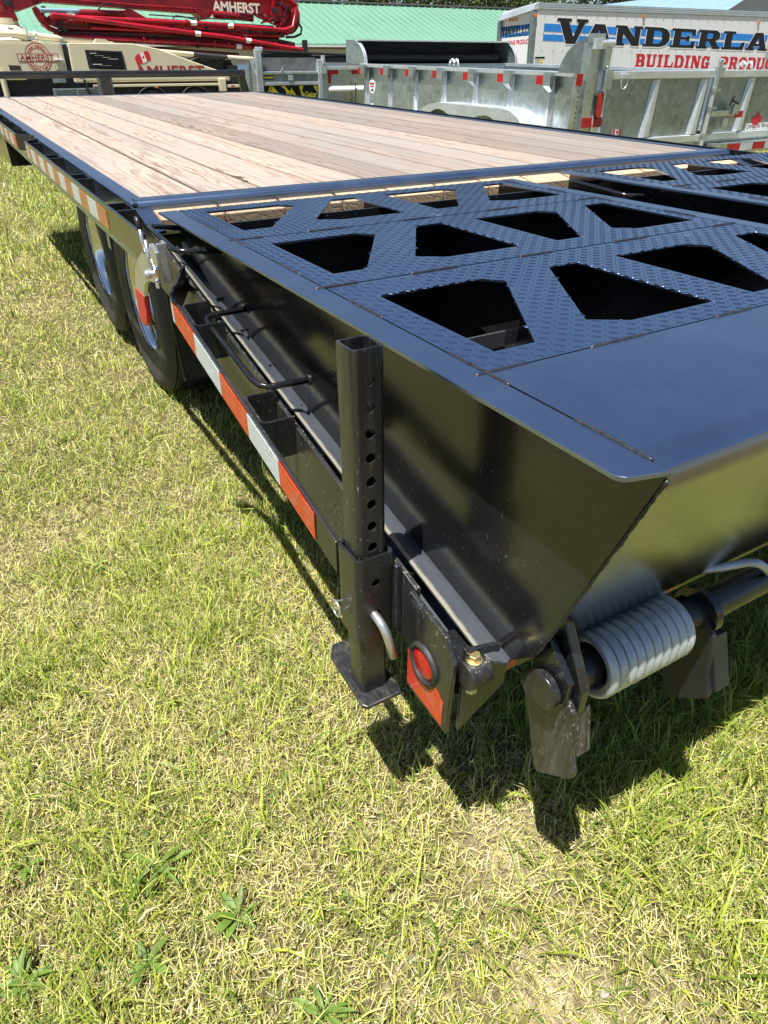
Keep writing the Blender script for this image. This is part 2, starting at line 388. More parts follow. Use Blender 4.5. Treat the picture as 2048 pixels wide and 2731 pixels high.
def green(x, y):
    g = vnoise(x, y, .9, 6) * .35 + vnoise(x, y, .28, 7) * .35 + vnoise(x, y, .09, 8) * .30
    under = np.clip((x - 0.18) / .15, 0, 1) * np.clip((y + 1.75) / .15, 0, 1) * np.clip((2.6 - x) / .3, 0, 1)   # unmown, greener under the trailer
    right = np.clip((x - .15) / .3, 0, 1) * .15
    left = np.clip((-.25 - x) / .5, 0, 1) * .05
    return np.clip((g - .30) * 1.5 + under * .5 + right + left + np.clip((y - .5) / 5, 0, .12), 0, 1)
def gz(x, y): return (vnoise(x, y, .5, 11) - .5) * .02 + (vnoise(x, y, .08, 12) - .5) * .006
rr = np.concatenate([[0], np.geomspace(.15, 420, 150)]); na = 220
ang = np.linspace(0, 2 * pi, na, endpoint=False)
R_, A_ = np.meshgrid(rr[1:], ang, indexing='ij')
gx = (-.2 + R_ * np.cos(A_)).ravel(); gy = (-1.2 + R_ * np.sin(A_)).ravel()
gzv = gz(gx, gy)
gv = [(-.2, -1.2, 0.)] + list(zip(gx.tolist(), gy.tolist(), gzv.tolist()))
gf = [(0, 1 + j, 1 + (j + 1) % na) for j in range(na)]
for i in range(len(rr) - 2):
    for j in range(na):
        a = 1 + i * na + j; b = 1 + i * na + (j + 1) % na; gf.append((a, a + na, b + na, b))
me = bpy.data.meshes.new('ground'); me.from_pydata(gv, [], gf); me.shade_smooth()
ba = np.concatenate([[0.0], bare(gx, gy)]); me.attributes.new('bare', 'FLOAT', 'POINT').data.foreach_set('value', ba.astype(np.float32))
m, nt, b = nmat('dry_lawn_soil'); k = N(nt)
v = k.coord()
f1 = k.noise(v, 2.2, 6, 0.6); f2 = k.noise(v, 45, 5, 0.75); f3 = k.noise(v, 260, 3, 0.6)
soil = k.ramp(f2, [(0.34, (0.13, 0.095, 0.055)), (0.50, (0.38, 0.305, 0.20)), (0.70, (0.56, 0.48, 0.34))])
shaded_thatch = k.ramp(f3, [(0.35, (0.035, 0.035, 0.012)), (0.6, (0.14, 0.13, 0.05)), (0.85, (0.36, 0.32, 0.15))])
shaded_dirt = k.ramp(f2, [(0.30, (0.035, 0.028, 0.012)), (0.50, (0.19, 0.155, 0.08)), (0.72, (0.44, 0.37, 0.22))])
under = k.mix(k.ramp(f1, [(0.30, 0.25), (0.60, 0.85)]), shaded_dirt, shaded_thatch)  # soil and thatch under grass, darkened in colour for shade between blades
at = k.n('Attribute'); at.attribute_name = 'bare'
bm_ = k.math('ADD', at.outputs['Fac'], k.math('MULTIPLY', k.math('SUBTRACT', f2, .5), .5))
k.l(k.mix(k.ramp(bm_, [(0.30, 0.0), (0.85, 1.0)]), under, soil), b.inputs['Base Color'])
b.inputs['Roughness'].default_value = 0.95; b.inputs['Specular IOR Level'].default_value = 0.1
k.bump(k.math('ADD', k.math('MULTIPLY', f2, 0.6), k.math('MULTIPLY', f3, 0.5)), b, 0.9, 0.01)
me.materials.append(m)
ground = bpy.data.objects.new('ground', me); COL.objects.link(ground); ground['kind'] = 'structure'

# ---- grass: hundreds of thousands of single blades, one mesh
def blades(name, N0, seed, rmin, rmax, rflat, mode):
    g = np.random.default_rng(seed)
    cx, cy = -.40, -2.05
    # density per area constant within rflat, then ~1/r^2
    A1 = (rflat ** 2 - rmin ** 2) / 2; A2 = rflat ** 2 * math.log(rmax / rflat)
    inn = g.random(N0) < A1 / (A1 + A2)
    u = g.random(N0)
    r = np.where(inn, np.sqrt(rmin ** 2 + u * (rflat ** 2 - rmin ** 2)), rflat * (rmax / rflat) ** u)
    a = np.radians(60) + (g.random(N0) - .5) * np.radians(150)      # around the view and well to both sides
    x = cx + r * np.cos(a); y = cy + r * np.sin(a)
    bz = bare(x, y); gr = green(x, y)
    keep = g.random(N0) > bz * (.85 if mode == 'green' else .35)
    if mode == 'green': keep &= g.random(N0) < (.15 + .95 * gr)
    if mode == 'weedy': keep &= g.random(N0) < np.clip(gr * 1.5 - .35, 0.02, 1)
    x, y, r, gr, bz = x[keep], y[keep], r[keep], gr[keep], bz[keep]; n = len(x)
    sc = np.clip(r / 2.2, 1, 7)                 # far blades are drawn wider, standing for a tuft
    hs = np.clip(r / 4, 1, 1.5)
    tuft = .6 + .8 * vnoise(x, y, .06, 21)
    if mode == 'green':
        L = g.uniform(.016, .062, n) * tuft * hs * (.75 + .55 * gr); wdt = g.uniform(.0010, .0026, n) * sc
        lean = np.radians(g.uniform(3, 50, n)); curl = g.uniform(.05, .7, n)
    elif mode == 'straw':
        L = g.uniform(.007, .030, n) * hs; wdt = g.uniform(.0008, .0018, n) * sc
        lean = np.radians(g.uniform(30, 93, n)); curl = g.uniform(-.10, .18, n)
    else:
        L = g.uniform(.04, .11, n) * tuft * hs; wdt = g.uniform(.0026, .0055, n) * np.clip(sc, 1, 3)
        lean = np.radians(g.uniform(15, 70, n)); curl = g.uniform(.2, 1.0, n)
    az = g.random(n) * 2 * pi
    dx, dy = np.cos(az), np.sin(az)
    base = np.stack([x, y, gz(x, y) + (g.random(n) * .012 if mode == 'straw' else -.002)], 1)
    d0 = np.stack([dx * np.sin(lean), dy * np.sin(lean), np.cos(lean)], 1)
    l2 = np.clip(lean + curl, 0, np.radians(112 if mode != 'straw' else 96))
    d1 = np.stack([dx * np.sin(l2), dy * np.sin(l2), np.cos(l2)], 1)
    tw = g.uniform(-.9, .9, n)
    side = np.stack([-dy * np.cos(tw), dx * np.cos(tw), np.sin(tw)], 1)
    m_ = base + d0 * (L * .55)[:, None]; t_ = m_ + d1 * (L * .5)[:, None]
    w2 = (wdt / 2)[:, None]
    V = np.stack([base - side * w2, base + side * w2, m_ - side * w2 * .9, m_ + side * w2 * .9, t_], 1)
    V[:, :, 2] = np.maximum(V[:, :, 2], gz(x, y)[:, None] - .004)
    hue = g.random(n)[:, None]; hue2 = g.random(n)[:, None]
    G1 = np.array([.070, .150, .010]); G2 = np.array([.40, .46, .05]); S1 = np.array([.82, .735, .42]); S2 = np.array([.42, .34, .13]); YG = np.array([.56, .56, .13])
    if mode == 'straw':
        c = S1 * hue + S2 * (1 - hue); mixg = (hue2 < .14 + .30 * gr[:, None]); c = np.where(mixg, YG * (.6 + .7 * hue), c)
    elif mode == 'green':
        c = G1 * hue + G2 * (1 - hue); dry = (hue2 < .50 - .38 * gr[:, None]); c = np.where(dry, YG * .9 + S1 * .15, c)
    else: c = G1 * hue * .9 + G2 * (1 - hue) * .95
    C = np.ones((n, 5, 4), np.float32); C[:, :, :3] = c[:, None, :]
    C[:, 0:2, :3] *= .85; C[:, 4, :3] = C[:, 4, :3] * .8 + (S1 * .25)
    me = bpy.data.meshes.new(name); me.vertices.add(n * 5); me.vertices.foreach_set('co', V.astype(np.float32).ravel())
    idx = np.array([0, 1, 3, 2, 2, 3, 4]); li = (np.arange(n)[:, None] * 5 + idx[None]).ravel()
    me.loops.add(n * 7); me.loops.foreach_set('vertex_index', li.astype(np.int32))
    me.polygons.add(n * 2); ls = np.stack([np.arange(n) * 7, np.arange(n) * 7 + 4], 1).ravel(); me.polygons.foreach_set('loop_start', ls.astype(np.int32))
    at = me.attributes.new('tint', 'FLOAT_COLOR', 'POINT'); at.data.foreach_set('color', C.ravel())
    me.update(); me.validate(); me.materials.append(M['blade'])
    o = bpy.data.objects.new(name, me); COL.objects.link(o); o['kind'] = 'stuff'
    return o
blades('grass', 620000, 1, .35, 34, 1.35, 'green')
blades('dry_grass_clippings', 560000, 2, .35, 22, 1.45, 'straw')
blades('coarse_grass', 26000, 3, .35, 12, 1.3, 'weedy')

# ---- broad-leaved weeds, each a rosette of leaves
def leaf_mesh(L, w):
    vs = []; fs = []; n = 7
    for i in range(n + 1):
        t = i / n; ww = w * (sin(pi * min(1, t * .93 + .05)) ** .8) * (.35 + .65 * min(1, t * 2.2)); z = L * (.42 * t - .42 * t * t * 1.1); xx = L * t
        vs += [(xx, -ww, z + .12 * ww), (xx, 0, z - .25 * ww), (xx, ww, z + .12 * ww)]
    for i in range(n):
        a = i * 3; fs += [(a, a + 3, a + 4, a + 1), (a + 1, a + 4, a + 5, a + 2)]
    me = bpy.data.meshes.new('leaf'); me.from_pydata(vs, [], fs); me.shade_smooth(); me.materials.append(M['leaf']); return me
LM = [leaf_mesh(.060, .0048), leaf_mesh(.040, .0048), leaf_mesh(.036, .0032)]
weeds = [(-.461, -1.33, 14, 0, 1.05, 'dark green rosette of long narrow leaves in the dry turf, left foreground'),
         (-.366, -1.473, 14, 1, 1.1, 'bright green broad-leaved rosette at the middle of the foreground turf'),
         (-.229, -1.296, 7, 2, .9, 'small upright weed between the stabiliser foot and the front turf'),
         (-.648, -1.209, 8, 2, 1.0, 'weed tuft at the left edge of the picture, level with the long-leaved rosette'),
         (-.67, -1.40, 22, 1, 1.1, 'dense low clump of small leaves in the bottom left corner'),
         (-.311, -1.66, 11, 0, .9, 'pale green rosette at the bottom edge, nearest the camera'),
         (-.51, -1.47, 12, 1, 1.0, 'small leafy weed beside the bleached straw in the lower left turf')]
g5_ = random.Random(5)
for i, (x, y, n, kind, sc, lab) in enumerate(weeds):
    w = thing('weed', lab, 'weed', (x, y, float(gz(np.array([x]), np.array([y]))[0]) + .012), (0, 0, g5_.random() * 6), 'broad-leaved weeds in the lawn')
    for j in range(n):
        o = bpy.data.objects.new('leaf', LM[kind]); COL.objects.link(o); o.parent = w
        o.rotation_euler = (g5_.uniform(-.3, .3), -g5_.uniform(.0, .55), j * 2 * pi / n + g5_.uniform(-.6, .6)); q = sc * g5_.uniform(.45, 1.2)
        o.scale = (q, q * g5_.uniform(.7, 1.3), q * g5_.uniform(.3, 1.3)); o.location = (g5_.uniform(-.004, .004), g5_.uniform(-.004, .004), 0)
# bleached straw pieces and stones
for i, (x, y, a, L, lab) in enumerate([(-.485, -1.405, .25, .042, 'bleached flat straw lying beside the small leafy weed'), (-.44, -1.15, 1.2, .07, 'long thin dry stalk leaning left of the stabiliser foot'), (-.33, -1.40, -.9, .06, 'curved dry stalk in front of the broad-leaved rosette')]):
    mb = MB(); mb.tube([(-L / 2, 0, .028), (-L * .1, .003, .034), (L / 2, 0, .026)], [.0012, .0022 if i == 0 else .0012, .0008], 5)
    o = mb.build('straw', simple('bleached_straw', (.55, .48, .30), .8), None); o.location = (x, y, 0); o.rotation_euler = (0, 0, a)
    tag(o, lab, 'dry straw')
for i, (x, y, s_, lab) in enumerate([(-.165, -1.66, .006, 'small grey stone in the bare sand at the bottom of the picture'), (.05, -1.84, .006, 'pale pebble in the bare sand, lower right'), (-.02, -1.74, .004, 'tiny pebble between the two sandy patches')]):
    bm = bmesh.new(); bmesh.ops.create_icosphere(bm, subdivisions=2, radius=s_)
    for v_ in bm.verts: v_.co = Vector((v_.co.x * 1.3, v_.co.y, v_.co.z * .6)) * g5_.uniform(.85, 1.15)
    me = bpy.data.meshes.new('stone'); bm.to_mesh(me); bm.free(); me.materials.append(M['stone'])
    o = bpy.data.objects.new('stone', me); COL.objects.link(o); o.location = (x, y, .006); tag(o, lab, 'stone')

# ================================================================== the flatbed trailer (its own frame: x right, y forward, z up from the deck)
OFF = (0, 0, H)
T = thing('flatbed_trailer', 'long black flatbed equipment trailer with plank deck and folded tread-plate ramps', 'trailer', (0, 0, 0), (SLOPE, 0, 0))
def P(mb, name, mat, parent=T, **kw):
    # sub-parts share the trailer's frame, so every piece is shifted once by OFF
    return mb.build(name, mat, parent, off=OFF, **kw)
PW = 0.1768; DL = 5.05
# deck planks
def plank_prof(w, h=.038, c=.003):
    return [(0, -h), (w, -h), (w, -c), (w - c, 0), (c, 0), (0, -c)]
proto = None
for i in range(13):
    if i in (1, 2):      # two boards with a splintered edge
        w = PW - .006
        if i == 2: out = [(0, -.005), (w, -.005), (w, DL), (0, DL), (0, .42), (.004, .405), (.003, .36), (.010, .33), (.016, .29), (.034, .272), (.020, .262), (.030, .235), (.012, .225), (.014, .18), (.004, .15), (0, .12)]
        else: out = [(0, -.005), (w, -.005), (w, .30), (w - .004, .42), (w - .002, .70), (w, .82), (w, DL), (0, DL)]
        mb = MB(); mb.plate(out, [], lambda u, v, q: (u, v, q - .038), .038)
        o = mb.build('plank', 'wood', T, bevel=.0018); o.location = (i * PW, 0, H + random.uniform(-.0008, .0008)); o['label'] = 'plank with a splintered edge near the tail'
        continue
    if proto is None:
        mb = MB(); mb.prism(plank_prof(PW - .006, c=.004), -.005, DL); proto = mb.build('plank', 'wood', T); o = proto
    else: o = proto.copy(); COL.objects.link(o)
    o.location = (i * PW, 0, H + random.uniform(-.0012, .0008)); o.rotation_euler = (0, random.uniform(-.004, .004), 0)
RX = 13 * PW + .0    # right edge of the planks
# side rails (channels)
for s, X in ((1, -.001), (-1, RX + .001)):
    f = (lambda x: X - x) if s == 1 else (lambda x: X + x)
    pr = [(f(0), .003), (f(.034), .003), (f(.041), .0), (f(.041), -.16), (f(-.02), -.16), (f(-.02), -.153), (f(.034), -.153), (f(.034), -.006), (f(0), -.006)]
    P(MB().prism(pr, -.045, DL + .03), 'side_rail', 'paint', bevel=.0015)
P(MB().box(-.04, RX + .04, DL, DL + .05, -.16, .004), 'front_rail', 'paint', bevel=.003)
# cross bar at the end of the planks
pr = [(-.078, -.03), (-.078, -.004)] + arc(-.066, -.002, .012, 180, 90, 4) + arc(-.020, -.002, .012, 90, 0, 4) + [(-.008, -.03)]
P(MB().prism(pr, -.030, RX + .03, 'x'), 'cross_bar', 'paint', smooth=True)
# under-frame
mb = MB()
for X in (.45, 1.78): mb.box(X, X + .012, -.05, DL, -.34, -.04); mb.box(X - .04, X + .05, -.05, DL, -.35, -.338); mb.box(X - .04, X + .05, -.05, DL, -.05, -.04)
P(mb, 'main_beam', 'paint')
for j in range(12):
    y = .12 + j * .42
    P(MB().box(-.03, RX + .03, y, y + .05, -.118, -.04), 'cross_member', 'paint')
# rub rails with reflective tape
def rub(x, pts, ztop, zbot, name='rub_rail', mat='paint', n=None):
    """pts: plan polyline of the bar's outer face [(x,y)...]; thickness to the inside"""
    mb = MB(); t = .0065
    for (x0, y0), (x1, y1) in zip(pts, pts[1:]):
        d = Vector((x1 - x0, y1 - y0)).normalized(); nx, ny = (d.y, -d.x)
        if nx < 0: nx, ny = -nx, -ny
        if x > 1: nx, ny = -nx, -ny
        za0, za1, zb0, zb1 = ztop(y0), ztop(y1), zbot(y0), zbot(y1)
        mb.hexa([(x0, y0, zb0), (x0 + nx * t, y0 + ny * t, zb0), (x1 + nx * t, y1 + ny * t, zb1), (x1, y1, zb1)],
                [(x0, y0, za0), (x0 + nx * t, y0 + ny * t, za0), (x1 + nx * t, y1 + ny * t, za1), (x1, y1, za1)])
    return P(mb, name, 'paint_side' if mat == 'paint' else mat, bevel=.0012)
zt = lambda y: .004; zb_ = lambda y: -.064
A_ = rub(-.1065, [(-.1065, -.43), (-.1065, 1.60), (-.046, 1.70)], zt, zb_)
B_ = rub(-.1065, [(-.044, 1.83), (-.1065, 1.95), (-.1065, 4.95), (-.044, 5.06)], zt, zb_)
C_ = rub(2.4, [(RX + .107, -.45), (RX + .107, 5.0), (RX + .044, 5.06)], zt, zb_)
def strip(parent, ys, cols, x=-.1078, z0=-.011, z1=-.058, zf=None):
    for (ya, yb), c in zip(zip(ys, ys[1:]), cols):
        z_ = zf or (lambda y: 0)
        mb = MB(); q = .0005
        mb.hexa([(x, ya - q, z1 + z_(ya)), (x + .0011, ya - q, z1 + z_(ya)), (x + .0011, yb + q, z1 + z_(yb)), (x, yb + q, z1 + z_(yb))],
                [(x, ya - q, z0 + z_(ya)), (x + .0011, ya - q, z0 + z_(ya)), (x + .0011, yb + q, z0 + z_(yb)), (x, yb + q, z0 + z_(yb))])
        P(mb, 'reflective_tape', c, parent)
ysA = [1.575, 1.527, 1.427, 1.301, 1.194, 1.071, .969, .847, .722, .597, .47, .341, .212, .082, -.048]
strip(A_, ysA, ['tape_white' if i % 2 else 'tape_amber' for i in range(1, len(ysA))][::1])
ysB = [1.965 + .125 * i for i in range(24)]
strip(B_, ysB, ['tape_red'] + ['tape_white' if i % 2 else 'tape_amber' for i in range(1, 23)])
# stake pockets
pk = None
for y in (-.05, .52, 1.075, 1.62, 2.2, 2.75, 3.3, 3.85, 4.4, 4.92):
    mb = MB()
    for q in (-.056, .050): mb.box(-.0995, -.043, q, q + .006, -.075, -.003)
    mb.box(-.0475, -.0435, -.0499, .0499, -.074, -.004)
    for q, s in ((-.056, 1), (.056, -1)): mb.hexa([(-.0995, q, -.075), (-.0995, q + s * .012, -.075), (-.0985, q + s * .012, -.075), (-.088, q, -.075)], [(-.0995, q, -.003), (-.0995, q + s * .012, -.003), (-.0985, q + s * .012, -.003), (-.088, q, -.003)])
    if pk is None: pk = mb.build('stake_pocket', 'paint_side', T, bevel=.001); o = pk
    else: o = pk.copy(); COL.objects.link(o)
    o.location = (0, y, H)
# ---------------- tail (beavertail)
zs = lambda y: -.010 - .195 * (-y - .05)        # top edge of the tail side plates
for s, X in ((1, -.036), (-1, RX + .036)):
    x0, x1 = (X, X + .008) if s == 1 else (X - .008, X)
    P(MB().prism([(-.05, zs(-.05)), (-.05, -.16), (-.30, -.185), (-1.44, zs(-1.44) - .125), (-1.44, zs(-1.44))], x0, x1, 'x'), 'tail_side_plate', 'mud' if s == 1 else 'paint_side', bevel=.0012)
    # sloping cap where the rail turns down
    xa, xb = (X - .004, .0) if s == 1 else (RX, X + .004)
    P(MB().hexa([(xa, -.079, -.016), (xb, -.079, -.016), (xb, -.21, -.046), (xa, -.23, -.046)], [(xa, -.079, -.008), (xb, -.079, -.008), (xb, -.21, -.038), (xa, -.23, -.038)]), 'rail_cap', 'paint', bevel=.0015)
# short boards of the tail
zw = lambda y: -.012 - .175 * (-y - .08)
for i in range(13):
    w = PW - .004 - random.uniform(0, .003)
    mb = MB()
    for (xa, ya, yb) in ((0, -.080, -.150),):
        mb.hexa([(xa, ya, zw(ya) - .03), (w, ya, zw(ya) - .03), (w, yb, zw(yb) - .03), (xa, yb, zw(yb) - .03)], [(xa, ya, zw(ya)), (w, ya, zw(ya)), (w, yb, zw(yb)), (xa, yb, zw(yb))])
    o = mb.build('tail_board', 'wood_new', T, bevel=.002); o.location = (i * PW + .003, random.uniform(-.003, .003), H - random.uniform(0, .002))
# tail pan and cleats beneath the ramps
P(MB().hexa([(-.028, -.41, -.18), (RX + .028, -.41, -.18), (RX + .028, -1.47, -.385), (-.028, -1.47, -.385)], [(-.028, -.41, -.174), (RX + .028, -.41, -.174), (RX + .028, -1.47, -.379), (-.028, -1.47, -.379)]), 'tail_pan', 'flange')  # lightened paint, so patches of sun show through the cutouts
for j in range(7):
    y = -.47 - j * .15; z = -.176 - (-y - .41) * .193
    P(MB().prism([(y, z), (y + .04, z + .008), (y + .04, z + .002), (y + .004, z - .002 + .045), (y - .003, z + .045), (y - .003, z)], -.02, RX + .02, 'x'), 'tail_cleat', 'paint_side')
mb = MB(); mb.box(-.026, RX + .026, -1.535, -1.475, -.41, -.345)
tb = P(mb, 'tail_beam', 'paint_side', bevel=.003)
for x in (.030, .37, 1.10, 1.85, 2.15): P(MB().box(x, x + .05, -1.5368, -1.536, -.400, -.365), 'reflector', 'tape_red', tb)
# gusset at the corner
P(MB().prism([(-.026, -.47), (.05, -.412), (.05, -.33), (-.026, -.31)], -1.5475, -1.54, 'y'), 'corner_gusset', 'paint_dirty', bevel=.001)
# tail lamp plate on the side
lp = MB(); ou = [(-1.436, -.283), (-1.436, -.470), (-1.540, -.474), (-1.546, -.330), (-1.525, -.296)]
lpo = P(lp.plate(ou, [circ(-1.480, -.386, .026, 28)], lambda u, v, q: (-.044 + q, u, v), .0075), 'lamp_plate', 'paint_dirty', bevel=.0012)
lamp = P(MB().lathe([(-.006, .0262), (-.0110, .0275), (-.0125, .0300), (-.0105, .0330), (-.006, .0345), (.0005, .0345)], (-.038, -1.480, -.386), 'x', 40), 'side_lamp', 'grommet', smooth='all')
P(MB().lathe([(-.0120, .0001), (-.0117, .010), (-.0108, .019), (-.0090, .0255), (-.004, .0264)], (-.038, -1.480, -.386), 'x', 36), 'lens', 'lens', lamp, smooth='all')
P(MB().plate([(-1.438, -.392), (-1.438, -.462), (-1.531, -.467), (-1.531, -.418), (-1.512, -.405), (-1.495, -.424), (-1.475, -.428), (-1.455, -.418), (-1.444, -.402)], [], lambda u, v, q: (-.0448 + q, u, v), .0006), 'reflective_tape', 'tape_red', lpo)
# bolt lug beside the lamp
lug = P(MB().prism(arc(-1.553, -.350, .021, 0, 360, 24)[:-1], -.030, .004, 'x'), 'latch_lug', 'paint_dirty', smooth=True, bevel=.002)
P(MB().prism(circ(-.014, -1.551, .0085, 6), -.331, -.318, 'z').cyl((-.014, -1.551, -.329), (0, 0, 1), .011, .004, 16), 'bolt', 'brass', lug, bevel=.0008)
P(MB().prism(circ(-.014, -1.551, .0085, 6), -.388, -.372, 'z'), 'nut', 'zinc', lug)
# tail rub rail, sloping
za = lambda y: -.086 - .207 * (-y - .59); zc = lambda y: za(y) - .058
TR = rub(-.106, [(-.040, -.465), (-.106, -.585), (-.106, -1.335)], za, zc, mat='paint_dusty')
strip(TR, [-.601, -.5895], ['tape_white'], z0=-.006, z1=-.054, zf=za)
ysT = [-.601, -.734, -.874, -1.006, -1.138, -1.268]
strip(TR, ysT, ['tape_red', 'tape_white', 'tape_red', 'tape_white', 'tape_red'], z0=-.006, z1=-.054, zf=za)
for (ya, yb) in ((-.63, -.72), (-.965, -1.05)):
    ax, bx = -.0985, -.0375
    mb = MB(); pts = [(bx, yb), (ax + .012, yb)] + [(ax + .012 - .012 * sin(t), yb + .012 - .012 * cos(t)) for t in (.4, .8, 1.2, 1.57)] + [(ax, ya - .012)] + [(ax + .012 - .012 * cos(t), ya - .012 + .012 * sin(t)) for t in (.4, .8, 1.2, 1.57)] + [(bx, ya)]
    for (x0, y0), (x1, y1) in zip(pts, pts[1:]):
        d = Vector((x1 - x0, y1 - y0)).normalized() * .0055; nx, ny = d.y, -d.x
        mb.hexa([(x0, y0, za(y0) - .075), (x0 + nx, y0 + ny, za(y0) - .075), (x1 + nx, y1 + ny, za(y1) - .075), (x1, y1, za(y1) - .075)],
                [(x0, y0, za(y0) - .002), (x0 + nx, y0 + ny, za(y0) - .002), (x1 + nx, y1 + ny, za(y1) - .002), (x1, y1, za(y1) - .002)])
    P(mb, 'stake_pocket', 'paint_dirty')

# ---------------- ramps, folded over onto the tail
zr = lambda y: .003 + .0209 * (-y - .2)         # top face of a ramp
def ramp(X0, Y0, Z0):
    mf = lambda p: (p.x + X0, p.y + Y0, p.z + Z0)
    R = bpy.data.objects.new('ramp', None); COL.objects.link(R); R.parent = T; R.location = (X0, Y0, H + Z0)
    B = lambda mb, name, mat, **kw: mb.build(name, mat, R, **kw)
    WR = 1.09
    cut = [[(.089, 1.0), (.282, 1.0), (.313, .88), (.155, 0.0), (.089, 0.0)],
           [(.277, .12), (.436, 1.0), (.505, 1.0), (.505, 0.0), (.330, 0.0)]]
    rows = [(-.205, -.612, -.262, -.528), (-.618, -1.030, -.682, -.962), (-1.036, -1.455, -1.116, -1.405)]
    lug_v = []; lug_f = []
    def polys(ya, yb):
        return [[(u + sh, ya + (yb - ya) * (1 - t)) for (u, t) in c] for sh in (0, .508) for c in cut]
    def inside(p, poly, pad):
        x, y = p; n = len(poly); c = False; dmin = 9
        for i in range(n):
            (x0, y0), (x1, y1) = poly[i], poly[(i + 1) % n]
            if (y0 > y) != (y1 > y) and x < (x1 - x0) * (y - y0) / (y1 - y0) + x0: c = not c
            L2 = (x1 - x0) ** 2 + (y1 - y0) ** 2; t = max(0, min(1, ((x - x0) * (x1 - x0) + (y - y0) * (y1 - y0)) / L2))
            dmin = min(dmin, math.hypot(x - x0 - t * (x1 - x0), y - y0 - t * (y1 - y0)))
        return c or dmin < pad
    for (y0, y1, c0, c1) in rows:
        hs = polys(c0, c1)
        B(MB().plate([(.0385, y0), (.0385, y1), (WR - .0385, y1), (WR - .0385, y0)], hs, lambda u, v, q: (u, v, zr(v) - .0045 + q), .0045), 'tread_plate', 'tread')
        ny = int((y0 - y1) / .0158); nx = int(1.05 / .0158)
        for a in range(nx + 1):
            for b2 in range(ny + 1):
                x = .0475 + a * .0158; y = y1 + .008 + b2 * .0158
                if y > y0 - .003 or x > WR - .047: continue
                if any(inside((x, y), h_, -.001 if False else .0005) for h_ in hs): continue
                d = pi / 4 if (a + b2) % 2 == 0 else -pi / 4
                d += random.uniform(-.04, .04)
                l, w, h_ = .0086, .0030, .0012; o0 = len(lug_v); c_, s_ = cos(d), sin(d)
                for (px, py, pz) in ((-l, 0, 0), (-l * .5, -w * .85, 0), (l * .5, -w * .85, 0), (l, 0, 0), (l * .5, w * .85, 0), (-l * .5, w * .85, 0), (-l * .55, 0, h_), (l * .55, 0, h_)):
                    lug_v.append((x + px * c_ - py * s_, y + px * s_ + py * c_, zr(y) + pz - .0001 + (0 if pz else -.0006)))
                for f in ((0, 1, 6), (1, 2, 7, 6), (2, 3, 7), (3, 4, 7), (4, 5, 6, 7), (5, 0, 6)): lug_f.append(tuple(q + o0 for q in f))
    mb = MB(); mb.add(lug_v, lug_f); B(mb, 'tread_lugs', 'tread', smooth='all', kind='stuff')
    # smooth end plate: flat, rounded over, then the raked rear face
    ye, zt_ = -1.716, zr(-1.716)
    yt, zt2 = -1.605, -.295      # bottom of the rear face
    rad = .030
    d0 = Vector((-1, .0209)).normalized(); d1 = Vector((yt - ye, zt2 - zt_)).normalized()
    corner = Vector((ye - .004, zr(ye)))
    angt = math.acos(max(-1, min(1, d0.dot(d1)))); tl = rad * math.tan(angt / 2)
    pA = corner - d0 * tl; pB = corner + d1 * tl; nrm = Vector((-d0.y, d0.x)); nrm = nrm if nrm.y < 0 else -nrm
    cc = pA + nrm * rad
    a0 = math.atan2(pA.y - cc.y, pA.x - cc.x); a1 = math.atan2(pB.y - cc.y, pB.x - cc.x)
    if a1 < a0: a1 += 2 * pi
    if a1 - a0 > pi: a1 -= 2 * pi
    line = [(-1.459, zr(-1.459) + .0005)] + [(cc.x + rad * cos(a0 + (a1 - a0) * i / 10), cc.y + rad * sin(a0 + (a1 - a0) * i / 10)) for i in range(11)] + [(yt, zt2)]
    full = line
    for (line, pn, pm) in ((full[:7], 'end_plate', 'paint'), (full[6:], 'rear_face', 'rear')):
        vs = []; fs = []; n = len(line)
        for X in (.0385, WR - .0385):
            for i, (y, z) in enumerate(line):
                d = (Vector(line[min(i + 1, n - 1)]) - Vector(line[max(i - 1, 0)])).normalized(); q = Vector((-d.y, d.x)) * .005
                if False: q = -q
                inn = Vector((-1.5, -.12)) - Vector((y, z))
                if q.dot(inn) < 0: q = -q
                vs += [(X, y, z), (X, y + q.x, z + q.y)]
        for i in range(n - 1):
            a, b_, c_, d_ = 2 * i, 2 * i + 1, 2 * i + 2, 2 * i + 3; k2 = 2 * n
            fs += [(a, c_, c_ + k2, a + k2), (b_, d_, d_ + k2, b_ + k2), (a, b_, d_, c_), (a + k2, c_ + k2, d_ + k2, b_ + k2)]
        fs += [(0, 1, 1 + 2 * n, 2 * n), (2 * n - 2, 2 * n - 1, 4 * n - 1, 4 * n - 2)]
        B(MB().add(vs, fs), pn, pm, smooth=True)
    # side channels: top flange, web, bottom flange (flanges turn outward)
    zo = lambda y: -.073 - .1842 * (-y - .15)      # bottom flange outer edge
    zi = lambda y: -.095 - .1722 * (-y - .13)      # bend at the web
    for s in (1, -1):
        fx = (lambda x: x) if s == 1 else (lambda x: WR - x)
        mb = MB()
        # top flange with a rounded, tapering rear corner
        rc = arc(.002, -1.697, .014, 180, 245, 6)
        outl = [(-.012, -.205)] + rc + [(.035, -1.720), (.035, -.205)]
        mb.plate([(fx(u), v) for u, v in outl], [], lambda u, v, q: (u, v, zr(v) - .0048 + q), .0054)
        B(mb, 'top_flange', 'paint', bevel=.0012)
        xw = .034
        web = [(-.205, zr(-.205) - .005), (-.205, zi(-.205))]
        web = [(-.205, zr(-.205) - .0055)] + [(-.205, zi(-.205)), (-1.565, zi(-1.565)), (-1.605, -.300), (-1.610, -.292), (-1.719, zr(-1.719) - .0055)]
        mb = MB(); mb.prism(web, fx(xw), fx(xw + .006), 'x'); B(mb, 'side_web', 'paint_side')
